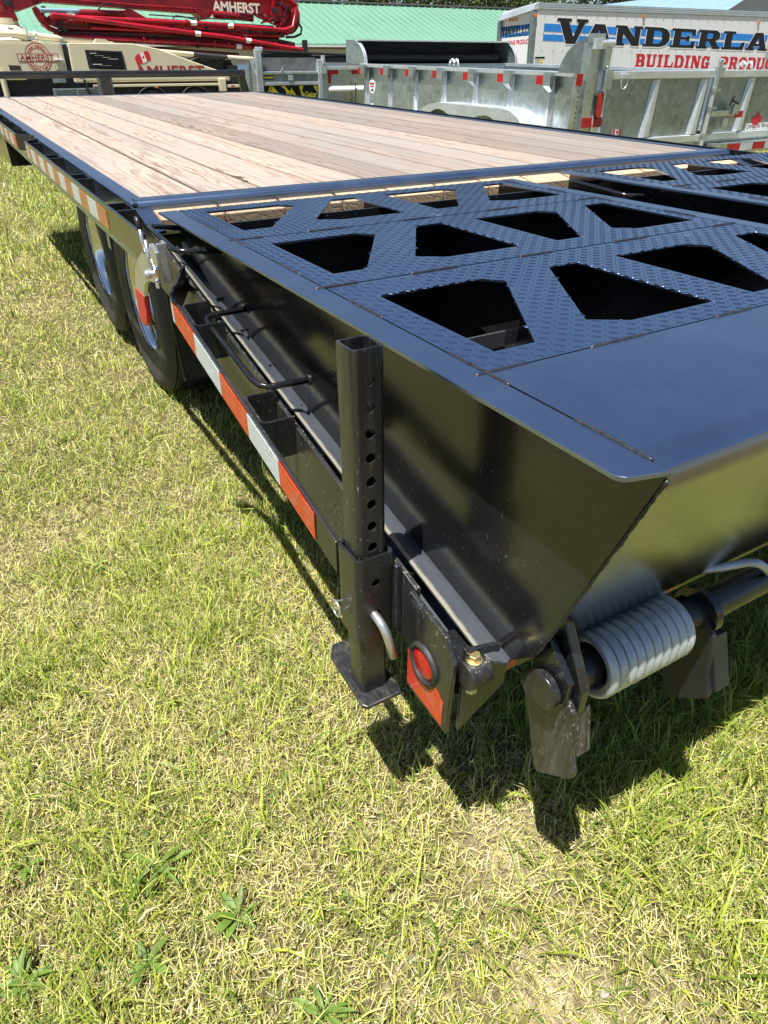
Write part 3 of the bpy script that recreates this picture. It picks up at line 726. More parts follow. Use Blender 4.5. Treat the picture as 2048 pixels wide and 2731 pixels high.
        # bottom flange
        ys = [-.15, -.6, -1.1, -1.54]
        vs = []; fs = []
        prof = lambda y: [(0.0, zo(y)), (.020, (zo(y) * .55 + zi(y) * .45)), (.031, zi(y) - .001), (.0345, zi(y) + .008)]
        ends = [(-.15, 0.0), (-.6, 0), (-1.1, 0), (-1.535, 0), (-1.553, .003), (-1.563, .010), (-1.567, .019)]
        for (y, xo) in ends:
            p = prof(y)
            for (px, pz) in p:
                px2 = max(px, xo); vs.append((fx(px2), y, pz)); vs.append((fx(px2 + .001), y, pz - .0055))
        for i in range(len(ends) - 1):
            for j in range(3):
                a = i * 8 + j * 2; fs += [(a, a + 2, a + 10, a + 8), (a + 1, a + 3, a + 11, a + 9)]
            fs.append((i * 8, i * 8 + 1, i * 8 + 9, i * 8 + 8))
        e = (len(ends) - 1) * 8; fs += [(e, e + 1, e + 3, e + 2), (e + 2, e + 3, e + 5, e + 4), (e + 4, e + 5, e + 7, e + 6), (0, 1, 3, 2), (2, 3, 5, 4)]
        B(MB().add(vs, fs), 'bottom_flange', 'flange' if s == 1 else 'paint', smooth=True)  # only the left flange takes the paint lightened as if sunlit
    # inner stiffeners
    for X in (.541,):
        B(MB().prism([(-.25, zr(-.25) - .006), (-.25, zi(-.25) + .012), (-1.58, zi(-1.56) + .012), (-1.61, -.25), (-1.67, -.06), (-1.67, zr(-1.67) - .006)], X, X + .005, 'x'), 'stiffener', 'paint_side')
    for y in (-.40, -.615, -1.033, -1.458):
        h0 = min(.12, zr(y) - zi(y) - .02)
        B(MB().box(.041, WR - .041, y - .0025, y + .0025, zr(y) - h0, zr(y) - .0056), 'cross_plate', 'paint_side')
    for y in (-.235, -.30, -.78, -.90, -1.22, -1.34):      # angle irons low in the box
        z = zi(y) + .014
        B(MB().prism([(y, z), (y + .04, z), (y + .04, z + .005), (y + .005, z + .005), (y + .005, z + .035), (y, z + .035)], .041, WR - .041, 'x'), 'angle_iron', 'flange')  # lightened paint makes these irons look sunlit inside the ramp
    # stitch welds along the seams
    def bead(x0, y0, x1, y1, r=.0021):
        n = max(3, int(math.hypot(x1 - x0, y1 - y0) / .004)); pts = []; rs = []
        for i in range(n + 1):
            t = i / n; x = x0 + (x1 - x0) * t; y = y0 + (y1 - y0) * t
            pts.append((x + random.uniform(-.0004, .0004), y + random.uniform(-.0004, .0004), zr(y) + .0003)); rs.append(r * (1 + .35 * (i % 2)) * random.uniform(.85, 1.15))
        rs[0] = rs[-1] = r * .4
        B(MB().tube(pts, rs, 6), 'weld_bead', 'weld', smooth='all')
    for y in (-.615, -1.033, -1.457):
        for (a, b_) in ((.02, .10), (.20, .30), (.44, .52), (.68, .78), (.98, 1.06)): bead(a, y, b_, y)
    for (a, b_) in ((-.22, -.30), (-.42, -.50), (-.60, -.68), (-.84, -.94), (-1.12, -1.22), (-1.38, -1.50), (-1.60, -1.70)):
        bead(.037, a, .037, b_); bead(WR - .037, a, WR - .037, b_)
    for X in (.0365, WR - .0365):
        n = 60; a_, b2 = Vector((X, -1.7195, zr(-1.719) - .010)), Vector((X, -1.611, -.290))
        B(MB().tube([a_.lerp(b2, i / n) + Vector((random.uniform(-.0003, .0003), random.uniform(-.0005, .0005), 0)) for i in range(n + 1)], [.0019 * (1 + .4 * (i % 2)) * random.uniform(.8, 1.2) for i in range(n + 1)], 6), 'weld_bead', 'weld', smooth='all')
    # weld spatter marks
    for (x, y) in ((.545, -.60), (.86, -1.07)):
        mb = MB()
        for q in range(9):
            a = random.random() * 6.28; rr_ = random.random() * .014
            mb.cyl((x + rr_ * cos(a) * 1.3, y + rr_ * sin(a), zr(y) + .0006), (0, 0, 1), random.uniform(.0008, .0024), .0007, 6)
        B(mb, 'weld_spatter', 'zinc')
    # rod handles on the outer web
    for (ya, yb, z) in ((-.30, -.54, -.012), (-.655, -.950, -.150 - .0)):
        if z > -.05: pts = [(.036, ya, -.022), (-.045, ya, -.010), (-.062, ya - .010, -.006), (-.066, ya - .030, -.006), (-.066, yb + .025, -.014), (-.058, yb + .006, -.016), (-.040, yb, -.017), (.036, yb - .004, -.022)]
        else: pts = [(.036, ya, -.118), (-.040, ya - .004, -.118), (-.058, ya - .012, -.119), (-.064, ya - .030, -.121), (-.064, yb + .02, -.156), (-.058, yb, -.160), (-.044, yb - .012, -.161), (.036, yb - .006, -.166)]
        B(MB().tube(pts, .0062, 10), 'handle', 'paint_side', smooth='all')
        for q in (0, -1):
            B(MB().cyl((.0335, pts[q][1], pts[q][2]), (1, 0, 0), .0105, .004, 12), 'weld_bead', 'weld', smooth=True)
    # hinge side: ears, pins, spring, torque pipe, support feet
    AY, AZ = -1.630, -.337
    def ear(x, w=.010, big=.034):
        o = [(AY + big * cos(t), AZ + big * sin(t)) for t in [radians(a) for a in range(-60, 121, 20)]]
        o = [(AY + .030 * cos(t), AZ + .030 * sin(t)) for t in [radians(a) for a in range(180, 361, 20)]] + [(AY + .032, AZ + .02), (-1.585, -.285), (-1.612, -.262), (AY - .030, AZ + .03)]
        return MB().prism(o, x, x + w, 'x')
    B(ear(.047), 'hinge_ear', 'paint_side', bevel=.0015)
    B(MB().cyl((.038, AY, AZ), (1, 0, 0), .026, .012, 32), 'hinge_pin', 'paint_dirty', smooth=True, bevel=.0015)
    B(MB().prism([(AY - .040, AZ - .022), (AY - .030, AZ - .050), (AY - .006, AZ - .048), (AY + .018, AZ - .02), (AY + .026, AZ + .012), (-1.592, -.262), (-1.622, -.240), (AY - .024, AZ + .045), (AY - .040, AZ + .016)], .062, .076, 'x'), 'hinge_ear', 'paint_side', bevel=.002)
    B(MB().cyl((.090, AY, AZ), (1, 0, 0), .021, .030, 28), 'pivot_boss', 'paint_side', smooth=True, bevel=.002)
    B(MB().cyl((.52, AY, AZ), (1, 0, 0), .0235, .90, 28), 'torque_pipe', 'paint_dusty', smooth=True)
    def foot(x, dx, long=.0):
        o = [(-1.570, -.372), (-1.592, -.395), (-1.622, -.487), (-1.630, -.505), (-1.638, -.509), (-1.682, -.468 - long), (-1.694, -.455), (-1.695, -.444), (-1.684, -.418), (-1.672, -.350), (-1.640, -.318), (-1.60, -.330)]
        return MB().prism(o, x, x + dx, 'x')
    B(foot(.050, .009), 'support_foot', 'mud', bevel=.0015)
    B(MB().prism([(-1.668, -.36), (-1.655, -.36), (-1.672, -.436), (-1.684, -.432)], .059, .088, 'x'), 'support_web', 'mud', bevel=.001)
    for X in (.318, .78):
        B(foot(X, .009), 'support_foot', 'flap', bevel=.0015)
        B(MB().prism([(-1.668, -.36), (-1.655, -.36), (-1.690, -.446), (-1.700, -.442)], X + .009, X + .04, 'x'), 'support_web', 'flap', bevel=.001)
        B(MB().lathe([(-.006, .024), (-.006, .037), (.008, .037), (.008, .024)], (X + .014, AY, AZ), 'x', 32), 'pipe_collar', 'paint_side', smooth=True)
    B(foot(1.03, .009), 'support_foot', 'paint_side', bevel=.0015)
    def coil(x0, x1, turns, Rr, wr, cy, cz):
        n = int(turns * 28); pts = [(x0 + (x1 - x0) * i / n, cy + Rr * sin(2 * pi * turns * i / n + 1.2), cz + Rr * cos(2 * pi * turns * i / n + 1.2)) for i in range(n + 1)]
        return pts
    pts = coil(.112, .272, 10.0, .0380, .0080, AY, AZ)
    B(MB().tube(pts, .0081, 10), 'coil_spring', 'spring', smooth='all')
    B(MB().tube([(.272, AY + .034, AZ + .020), (.276, AY + .031, AZ + .034), (.275, AY + .030, AZ + .058), (.270, AY + .030, AZ + .088)], .0070, 8), 'spring_tang', 'spring', smooth='all')
    B(MB().tube([(.300, -1.570, -.302), (.385, -1.612, -.291), (.425, -1.628, -.286), (.440, -1.636, -.288), (.452, -1.641, -.297), (.468, -1.645, -.312)], .0066, 8), 'spring_tang', 'spring', smooth='all')
    B(MB().tube(coil(.42, .60, 12, .036, .007, -1.545, -.300), .0074, 8), 'coil_spring', 'spring', smooth='all')
    return R
ramp(0, 0, 0)['label'] = 'near left ramp folded flat with four cutouts a row'
ramp(1.262, -.05, .017)['label'] = 'far right ramp'

# ---------------- stabiliser leg at the left rear corner
lt = radians(-1.4)
def tilt(p):   # the whole leg leans a touch
    q = p - Vector((-.078, -1.37, -.30)); return Vector((q.x, q.y * cos(lt) - q.z * sin(lt), q.y * sin(lt) + q.z * cos(lt))) + Vector((-.078, -1.37, -.30))
SL = bpy.data.objects.new('stabiliser_leg', None); COL.objects.link(SL); SL.parent = T
x0, x1, y0, y1 = -.1, -.0555, -1.3935, -1.3490; t = .0042; rc = .007
def rrect(x0, x1, y0, y1, r, n=4):
    return arc(x1 - r, y1 - r, r, 0, 90, n) + arc(x0 + r, y1 - r, r, 90, 180, n) + arc(x0 + r, y0 + r, r, 180, 270, n) + arc(x1 - r, y0 + r, r, 270, 360, n)
def tube_sq(x0, x1, y0, y1, z0, z1, t, rc, holes, hr):
    """square tube: rounded corners and side walls swept, rear and front walls with real holes"""
    mb = MB(); o = rrect(x0, x1, y0, y1, rc); i = rrect(x0 + t, x1 - t, y0 + t, y1 - t, max(.001, rc - t)); n = len(o)
    # faces of the rear (y0) and front (y1) flats are left out and replaced by holed plates
    vs = [(p[0], p[1], z) for z in (z0, z1) for l in (o, i) for p in l]
    fs = []
    for k2 in range(n):
        k3 = (k2 + 1) % n; a, b_ = o[k2], o[k3]
        flat = abs(a[1] - b_[1]) < 1e-6 and abs(a[0] - b_[0]) > rc
        if not flat: fs += [(k2, k3, k3 + 2 * n, k2 + 2 * n), (n + k2, n + k3, n + k3 + 2 * n, n + k2 + 2 * n)]
        fs += [(k2, k3, n + k3, n + k2), (2 * n + k2, 2 * n + k3, 3 * n + k3, 3 * n + k2)]
    mb.add(vs, fs)
    for (yy, s) in ((y0, 1), (y1, -1)):
        loops = [circ((x0 + x1) / 2, z, hr, 18) for z in holes]
        mb.plate([(x0 + rc, z0), (x1 - rc, z0), (x1 - rc, z1), (x0 + rc, z1)], loops, lambda u, v, q, yy=yy, s=s: (u, yy + s * q, v), t)
    return mb.map(tilt)
P(tube_sq(x0, x1, y0, y1, -.500, .056, t, rc, [.017 - .0343 * i for i in range(11)], .0072), 'inner_tube', 'paint_dirty', SL, smooth=True)
P(tube_sq(-.1075, -.0475, -1.4015, -1.3405, -.382, -.236, .0052, .009, [-.280, -.337], .0066), 'sleeve', 'paint_dusty', SL, smooth=True)
P(MB().box(-.0470, -.0365, -1.405, -1.395, -.378, -.262).map(tilt), 'weld_bead', 'weld', SL, bevel=.002)
fp = [(-.108, -1.300), (-.094, -1.278), (-.040, -1.278), (-.040, -1.424), (-.106, -1.424), (-.112, -1.416)]
P(MB().prism(fp, -.508, -.500, 'z'), 'foot_plate', 'mud', SL, bevel=.002)
P(MB().tube([(-.100, -1.3925, -.4985), (-.0555, -1.3925, -.4985)], .0035, 6), 'weld_bead', 'weld', SL, smooth='all')
P(MB().tube([(-.0815, -1.33, -.333), (-.0815, -1.412, -.337), (-.0805, -1.4235, -.341), (-.078, -1.4310, -.352), (-.074, -1.4340, -.372), (-.068, -1.4340, -.400)], .0066, 12), 'lock_pin', 'zinc', SL, smooth='all')
P(MB().tube([(-.118, -1.352 + .0135 * cos(a), -.347 + .0135 * sin(a)) for a in [2 * pi * i / 20 for i in range(20)]], .0016, 6, closed=True), 'retaining_ring', 'zinc', SL, smooth='all')
P(MB().tube([(-.118, -1.352, -.3335), (-.105, -1.353, -.336)], .0014, 6), 'retaining_clip', 'zinc', SL)

# ---------------- zinc binder hook hanging below the first handle
HK = bpy.data.objects.new('binder_hook', None); COL.objects.link(HK); HK.parent = T
hx = -.130
hook = [(-.566, .0), (-.507, -.014), (-.447, -.042), (-.401, -.073), (-.375, -.103), (-.360, -.126), (-.352, -.151), (-.348, -.178), (-.351, -.203), (-.373, -.211), (-.402, -.203), (-.424, -.191), (-.436, -.170), (-.440, -.143), (-.453, -.110), (-.472, -.090), (-.508, -.075), (-.545, -.066), (-.585, -.060), (-.600, -.030)]
def cutz(poly, z0, above):     # clip polygon at height z0
    out = []
    for i in range(len(poly)):
        a, b_ = poly[i], poly[(i + 1) % len(poly)]; ia = (a[1] > z0) == above; ib = (b_[1] > z0) == above
        if ia: out.append(a)
        if ia != ib: s_ = (z0 - a[1]) / (b_[1] - a[1]); out.append((a[0] + s_ * (b_[0] - a[0]), z0))
    return out
P(MB().prism(cutz(hook, -.123, True), hx, hx + .010, 'x'), 'jaw', 'zinc', HK, bevel=.0018)
P(MB().prism(cutz(hook, -.123, False), hx - .0012, hx + .0112, 'x'), 'grip', 'red_grip', HK, bevel=.0035)
P(MB().tube([(hx, -.517, .056), (hx, -.522, .046), (hx, -.530, .034)], .0050, 10), 'handle_grip', 'hose', HK, smooth='all')
P(MB().tube([(hx, -.530, .034), (hx + .001, -.533, -.012)], .0038, 8), 'rod', 'zinc', HK, smooth='all')
P(MB().tube([(hx - .002, -.573, .022), (hx - .003, -.582, -.035)], .0038, 8), 'rod', 'zinc', HK, smooth='all')
P(MB().cyl((hx - .004, -.582, -.042), (1, 0, 0), .0085, .028, 18).cyl((hx - .012, -.582, -.042), (1, 0, 0), .0125, .003, 18), 'pivot_bolt', 'zinc', HK, smooth=True, bevel=.001)
P(MB().box(hx + .014, hx + .034, -.590, -.584, -.060, .016).box(hx + .030, hx + .035, -.590, -.560, -.060, .016), 'clamp_body', 'zinc', HK, bevel=.0012)
P(MB().prism([(-.640, .012), (-.605, .022), (-.590, .010), (-.600, -.02), (-.640, -.014)], hx - .002, hx + .006, 'x'), 'clamp_ear', 'zinc', HK, bevel=.0012)
P(MB().cyl((hx + .004, -.590, -.063), (0, 0, 1), .0055, .010, 6), 'nut', 'zinc', HK)

# ---------------- wheels
def wheel(x, y, s):
    Wl = bpy.data.objects.new('wheel', None); COL.objects.link(Wl); Wl.parent = T
    z = -.508; R_ = .388
    pr = [(0, .212), (-.004, .225), (.002, .245), (-.006, .275), (-.013, .320), (-.006, .355), (.012, .376), (.022, .384), (.03, .380), (.034, .387), (.066, .388), (.070, .381), (.078, .381), (.082, .389), (.118, .389), (.122, .381), (.130, .381), (.134, .388), (.166, .387), (.17, .380), (.178, .384), (.19, .374), (.205, .35), (.212, .31), (.2, .212)]
    if s < 0: pr = [(-a, b_) for a, b_ in pr]
    P(MB().lathe(pr, (x, y, z), 'x', 64), 'tyre', 'rubber', Wl, smooth=True)
    rm = [(.004, .214), (.002, .220), (.010, .221), (.014, .208), (.030, .196), (.05, .192), (.085, .186), (.105, .168), (.108, .120), (.098, .085), (.096, .06), (.096, .001)]
    if s < 0: rm = [(-a, b_) for a, b_ in rm]
    rim = P(MB().lathe(rm, (x, y, z), 'x', 64), 'rim', 'rim', Wl, smooth=True)
    mb = MB()
    for q in range(8):
        a = 2 * pi * q / 8; mb.cyl((x + s * .088, y + .072 * cos(a), z + .072 * sin(a)), (1, 0, 0), .011, .026, 6)
    P(mb, 'wheel_nuts', 'zinc', rim)
    P(MB().cyl((x + s * .078, y, z), (1, 0, 0), .048, .06, 24), 'hub_cap', 'paint', Wl, smooth=True, bevel=.004)
for (y) in (.86, 1.72):
    wheel(.105, y, 1); wheel(RX - .105, y, -1)
for y in (.86, 1.72): P(MB().cyl((RX / 2, y, -.508), (1, 0, 0), .045, RX - .5, 20), 'axle', 'paint', smooth=True)
for X in (.10, RX - .38):
    P(MB().box(X, X + .28, .395, .401, -.66, -.19).map(lambda p: Vector((p.x, p.y - .25 * (-.19 - p.z) ** 2 * 1.5, p.z))), 'mud_flap', 'flap')
    P(MB().tube([(X + .003, .39, -.19), (X + .003, .388, -.40), (X + .003, .30, -.655)], .003, 6), 'flap_stay', 'grommet')
    mb = MB(); mb.box(X, X + .28, 1.26, 1.32, -.40, -.34); P(mb, 'equaliser', 'paint')
# ---------------- front bulkhead tube, legs and landing gear
fy = DL + .03
P(MB().cyl(((RX) / 2, fy, .152), (1, 0, 0), .026, RX - .16, 20), 'bulkhead_tube', 'paint_side', smooth=True)
for X in (.92,):
    P(MB().box(X, X + .085, fy - .03, fy + .03, -.02, .140), 'bulkhead_post', 'paint_side', bevel=.004)
P(MB().hexa([(RX - .13, fy - .02, .0), (RX - .03, fy - .02, -.06), (RX - .03, fy + .02, -.06), (RX - .13, fy + .02, .0)], [(RX - .14, fy - .02, .175), (RX - .10, fy - .02, .175), (RX - .10, fy + .02, .175), (RX - .14, fy + .02, .175)]), 'bulkhead_post', 'paint_side')
P(MB().hexa([(.02, fy - .02, -.02), (.10, fy - .02, -.02), (.10, fy + .02, -.02), (.02, fy + .02, -.02)], [(.06, fy - .02, .175), (.10, fy - .02, .175), (.10, fy + .02, .175), (.06, fy + .02, .175)]), 'bulkhead_post', 'paint_side')
P(MB().box(-.03, .16, 3.72, 4.60, -.34, -.165), 'tool_box', 'paint_side', bevel=.004)
P(MB().box(RX / 2 - .06, RX / 2 + .06, 6.0, 6.12, -1.12, .1), 'landing_leg', 'paint', bevel=.004)
mb = MB()
for X in (.45, 1.78): mb.hexa([(X, DL + .05, -.30), (X + .1, DL + .05, -.30), (RX / 2 + .05, 6.6, -.30), (RX / 2 - .05, 6.6, -.30)], [(X, DL + .05, -.12), (X + .1, DL + .05, -.12), (RX / 2 + .05, 6.6, -.12), (RX / 2 - .05, 6.6, -.12)])
P(mb, 'drawbar', 'paint')

# ================================================================== galvanised dump trailer on the right
GA = thing('dump_trailer', 'galvanised dump trailer with barn-door tailgate and open tarp housing, right of the flatbed', 'trailer', (4.92, 3.3, 0), (radians(2.45), 0, 0))
def G(mb, name, mat, parent=GA, **kw): return mb.build(name, mat, parent, **kw)
GW, GL, GT, GB = 2.55, 4.45, 1.172, .64
pl = []
G(MB().box(.03, .034, .1, GL, GB, GT - .02), 'side_panel', 'galv')
G(MB().box(GW - .034, GW - .03, .1, GL, GB, GT - .02), 'side_panel', 'galv')
G(MB().box(.03, GW - .03, GL - .004, GL, GB, GT), 'front_panel', 'galv')
G(MB().box(.03, GW - .03, .1, GL, GB, GB + .006), 'bed_floor', 'galv_dark')
for X in (-.015, GW - .045): G(MB().box(X, X + .06, .12, GL + .02, GT - .032, GT + .006), 'top_rail', 'galv_bright', bevel=.003)
G(MB().box(-.01, .05, .12, GL, GB - .11, GB + .0), 'bottom_rail', 'galv', bevel=.004)
G(MB().box(GW - .05, GW + .01, .12, GL, GB - .11, GB + .0), 'bottom_rail', 'galv', bevel=.004)
for i in range(7):
    y = .60 + .62 * i
    zb = GB if i in (0, 4, 5, 6) else GB + .16
    # tapered pressed stake
    for s, X in ((1, .03), (-1, GW - .03)):
        a = X - s * .042
        mb = MB(); mb.add([(X, y - .045, zb), (a, y - .022, zb), (a, y + .022, zb), (X, y + .045, zb), (X, y - .03, GT - .03), (X - s * .03, y - .008, GT - .12), (X - s * .03, y + .008, GT - .12), (X, y + .03, GT - .03)],
               [(0, 1, 5, 4), (1, 2, 6, 5), (2, 3, 7, 6), (3, 0, 4, 7), (0, 3, 2, 1), (4, 5, 6, 7)])
        G(mb, 'side_stake', 'galv_bright', bevel=.003)
    G(MB().box(-.062, -.015, y - .055, y + .055, GT - .115, GT - .002).add([(-.062, y - .055, GT - .115), (.028, y - .02, GT - .19), (.028, y + .02, GT - .19), (-.062, y + .055, GT - .115), (-.015, y, GT - .1)], [(0, 1, 2, 3), (0, 4, 1), (3, 2, 4)]), 'stake_pocket', 'galv', bevel=.003)
    G(MB().box(-.020, -.0155, y + .085, y + .20, GT - .108, GT - .036), 'reflector', 'tape_far')
# fender
fp = [(2.68, .62), (2.62, .70), (2.52, .765), (2.38, .815), (2.20, .842), (1.02, .848), (.88, .83), (.76, .78), (.67, .71), (.62, .62)]
mb = MB(); n = len(fp); vs = []
for X in (-.24, .03):
    for (y, z) in fp: vs.append((X, y, z))
mb.add(vs, [(i, i + 1, i + 1 + n, i + n) for i in range(n - 1)])
fen = G(mb, 'fender', 'galv_bright', smooth=True)
vs = []; fs = []
for i in range(60):       # tread bars on the fender top
    for j in range(8):
        t = i / 59 * (n - 1); a = min(int(t), n - 2); q = t - a
        y = fp[a][0] + (fp[a + 1][0] - fp[a][0]) * q; z = fp[a][1] + (fp[a + 1][1] - fp[a][1]) * q + .001; x = -.225 + j * .034; d = .012 if (i + j) % 2 else -.012; o0 = len(vs)
        vs += [(x - .012, y - d, z), (x, y - .004, z + .003), (x + .012, y + d, z), (x, y + .004, z + .003)]; fs.append((o0, o0 + 1, o0 + 2, o0 + 3))
G(MB().add(vs, fs), 'tread_bars', 'galv_bright', fen, kind='stuff')
sk = [(3.0, .48)] + [(2.96, .56)] + fp[1:-1] + [(.93, .56), (.90, .48)]
def arch(cy, r): return [(cy + r * cos(radians(a)), .36 + r * sin(radians(a))) for a in range(20, 161, 10)]
skirt = fp + [(1.00, .50)] + arch(1.62, -.0001)[:0]
prof = [(p[0], p[1]) for p in fp] + [(.70, .56)] + [(1.30 - .40 * cos(radians(a)), .42 + .35 * sin(radians(a))) for a in range(25, 156, 10)] + [(1.70, .56), (1.76, .56)] + [(2.16 - .38 * cos(radians(a)), .42 + .36 * sin(radians(a))) for a in range(25, 156, 10)] + [(2.60, .56)]
G(MB().prism(prof, -.245, -.240, 'x'), 'fender_skirt', 'galv_bright')
for y in (1.30, 2.16):
    for s, X in ((1, -.215), (-1, GW + .215)):
        w_ = G(MB().lathe([(0, .20), (-.01, .26), (0, .33), (.03, .355), (.16, .355), (.19, .33), (.2, .2)] if s > 0 else [(0, .20), (.01, .26), (0, .33), (-.03, .355), (-.16, .355), (-.19, .33), (-.2, .2)], (X, y, .36), 'x', 36), 'tyre', 'rubber', smooth=True)
        G(MB().lathe([(s * .02, .205), (s * .03, .19), (s * .08, .15), (s * .06, .05), (s * .06, .001)], (X, y, .36), 'x', 32), 'rim', 'zinc', w_, smooth=True)
# rear corner post, hinge box, lamp
G(MB().box(-.105, .035, .015, .115, .60, 1.40).box(-.115, .045, .005, .06, 1.395, 1.47), 'corner_post', 'galv', bevel=.006)
G(MB().prism([(.02, 1.17), (.42, 1.17), (.40, 1.24), (.34, 1.33), (.24, 1.40), (.12, 1.44), (.02, 1.45)], -.09, -.082, 'x'), 'quadrant_plate', 'galv_dark', bevel=.002)
G(MB().box(.035, .118, -.025, .03, 1.20, 1.37), 'hinge_box', 'galv', bevel=.004)
G(MB().cyl((.045, -.02, 1.40), (1, 0, 0), .028, .16, 14).box(-.10, .03, -.04, .01, 1.355, 1.43), 'hinge_tube', 'galv_bright', smooth=True)
G(MB().cyl((.085, -.03, 1.13), (0, 0, 1), .018, .20, 14).box(.10, .175, -.03, .03, 1.05, 1.20), 'door_hinge', 'galv', smooth=True, bevel=.002)
G(MB().box(-.205, -.125, .05, .08, .66, 1.12), 'hole_rail', 'galv', bevel=.004)
mb = MB()
for i in range(10): mb.cyl((-.150, .0495, .70 + i * .042), (0, 1, 0), .008, .003, 8)
G(mb, 'rail_holes', 'void')
lampb = G(MB().prism(arc(.078, .990, .045, 0, 180, 10) + arc(.078, .855, .045, 180, 360, 10), -.012, .015, 'y'), 'tail_lamp', 'grommet', bevel=.003)
G(MB().prism(arc(.078, .990, .034, 0, 180, 10) + arc(.078, .855, .034, 180, 360, 10), -.022, -.010, 'y'), 'lens', 'lens', lampb, bevel=.006)
G(MB().box(.035, .130, .004, .10, .66, 1.04), 'corner_post', 'galv_bright', bevel=.004)
for x in (-.085, .045): G(MB().box(x, x + .105, -.0015, .014, .745, .825), 'reflector', 'tape_far')
G(MB().box(-.20, -.125, .045, .049, 1.08, 1.17), 'reflector', 'tape_far')
# tailgate: two doors
DX0, DX1, DM = .190, 2.95, 1.62
for (a, b_, ribs) in ((DX0, DM - .012, (.80, 1.50)), (DM + .035, DX1, (2.25,))):
    D_ = bpy.data.objects.new('tailgate_door', None); COL.objects.link(D_); D_.parent = GA
    G(MB().box(a, b_, .034, .038, .60, 1.16), 'door_sheet', 'galv_dark', D_)
    G(MB().box(a, b_, -.012, .034, 1.125, 1.190), 'door_rail', 'galv_bright', D_, bevel=.006)
    G(MB().box(a, b_, -.012, .034, .56, .625), 'door_rail', 'galv_bright', D_, bevel=.006)
    for x in ribs:
        mb = MB(); mb.add([(x - .075, .033, .63), (x - .045, -.012, .63), (x + .02, -.012, .63), (x + .075, .033, .63), (x - .02, .033, 1.12), (x, -.005, 1.12), (x + .045, -.005, 1.12), (x + .06, .033, 1.12)],
                          [(0, 1, 5, 4), (1, 2, 6, 5), (2, 3, 7, 6), (0, 3, 2, 1), (4, 5, 6, 7)])
        G(mb, 'door_rib', 'galv_bright', D_, bevel=.003)
G(MB().cyl((DM + .02, -.025, .90), (0, 0, 1), .022, .78, 16), 'lock_pipe', 'galv_bright', smooth=True)
for z in (.62, .86, 1.02, 1.20): G(MB().cyl((DM + .02, -.025, z), (0, 0, 1), .030, .035, 16).box(DM + .0, DM + .12, -.03, .0, z - .012, z + .012), 'pipe_clamp', 'galv', smooth=True)
G(MB().tube([(DM - .02, -.05, 1.16), (DM - .02, -.05, 1.27), (DM + .02, -.05, 1.28), (DM + .02, -.05, 1.16)], .008, 8), 'lock_handle', 'zinc', smooth=True)
G(MB().box(DM + .03, 2.02, -.05, -.03, .785, .835).box(1.86, 1.94, -.065, -.03, .68, .76).box(1.97, 2.06, -.075, -.03, .80, .90), 'latch_bar', 'galv', bevel=.003)
G(MB().tube([(1.90, -.06, .88), (1.92, -.07, .95), (1.94, -.06, .965), (1.94, -.06, .92), (2.02, -.08, .895)], .010, 8), 'latch_handle', 'hose', smooth=True)
G(MB().box(2.06, 2.19, -.036, -.031, .765, .825), 'reflector', 'tape_far')
def ring(cx, cz, r1, r2, y=-.04):
    return [(cx + r1 * cos(2 * pi * i / 20), y, cz + r2 * sin(2 * pi * i / 20)) for i in range(20)]
G(MB().tube(ring(.325, 1.105, .040, .055, -.035), .007, 8, closed=True), 'tie_ring', 'galv_bright', smooth=True)
G(MB().box(.28, .37, -.045, -.012, 1.13, 1.17), 'ring_lug', 'galv_bright', bevel=.004)
for (x, y) in ((-.01, 2.2), (GW, .3)):
    for q in (0, .08): G(MB().tube([(x, y + q + .045 * cos(t), GT + .02 + .06 * sin(t)) for t in [pi * i / 10 for i in range(11)]], .012, 6), 'rail_loop', 'galv_bright', smooth=True)
# stickers
st = G(MB().box(.36, .47, .0325, .034, .655, .715), 'flag_sticker', 'whiteprint')
G(MB().box(.36, .387, .0315, .0324, .655, .715).box(.443, .47, .0315, .0324, .655, .715).prism([(.415 + p[0] * .017, .685 + p[1] * .020) for p in LEAF], .0315, .0324, 'y'), 'flag_print', 'redprint', st)
lf = G(MB().prism([(2.555 + p[0] * .10, .715 + p[1] * .10) for p in LEAF], .0315, .0330, 'y'), 'maple_leaf_sticker', 'redprint')
ps = G(MB().box(2.40, 2.95, .0325, .034, .632, .692), 'maker_sticker', 'whiteprint')
G(text_mb('CANADA TRAILERS', .056, lambda x, y, z: (2.41 + x, .0318 - z, .642 + y), bold=.0004, ex=.0002), 'lettering', 'blackprint', ps)
rs = G(MB().prism([(p[0] * .5, p[1]) for p in circ(0, 0, .001, 6)], 0, .001, 'x'), 'bolt', 'zinc')
bpy.data.objects.remove(rs)
# bumper with tape
G(MB().box(DM + .12, 2.98, -.10, -.02, .43, .535), 'bumper', 'galv', bevel=.006)
for i in range(5): G(MB().box(1.98 + i * .215, 1.98 + (i + 1) * .215, -.1025, -.1005, .455, .525), 'reflective_tape', 'tape_far' if i % 2 == 0 else 'tape_white')
G(MB().prism([(2.02, .30), (2.36, .30), (2.28, .43), (2.10, .43)], -.14, -.10, 'y'), 'step_bracket', 'galv_bright', bevel=.004)
G(MB().box(-.08, DX1, .02, .12, .50, .60), 'rear_sill', 'galv', bevel=.004)
# side logo, round
lo = G(MB().cyl((.0285, 4.20, .92), (1, 0, 0), .085, .002, 30), 'round_sticker', 'whiteprint')
G(MB().box(.0262, .0268, 4.14, 4.26, .945, .965).box(.0262, .0268, 4.15, 4.25, .915, .930), 'sticker_print', 'redprint', lo)
G(MB().box(.0262, .0268, 4.165, 4.225, .868, .893), 'sticker_print', 'grommet', lo)
G(MB().box(.026, .029, 4.17, 4.25, .66, .72), 'warning_sticker', 'whiteprint')
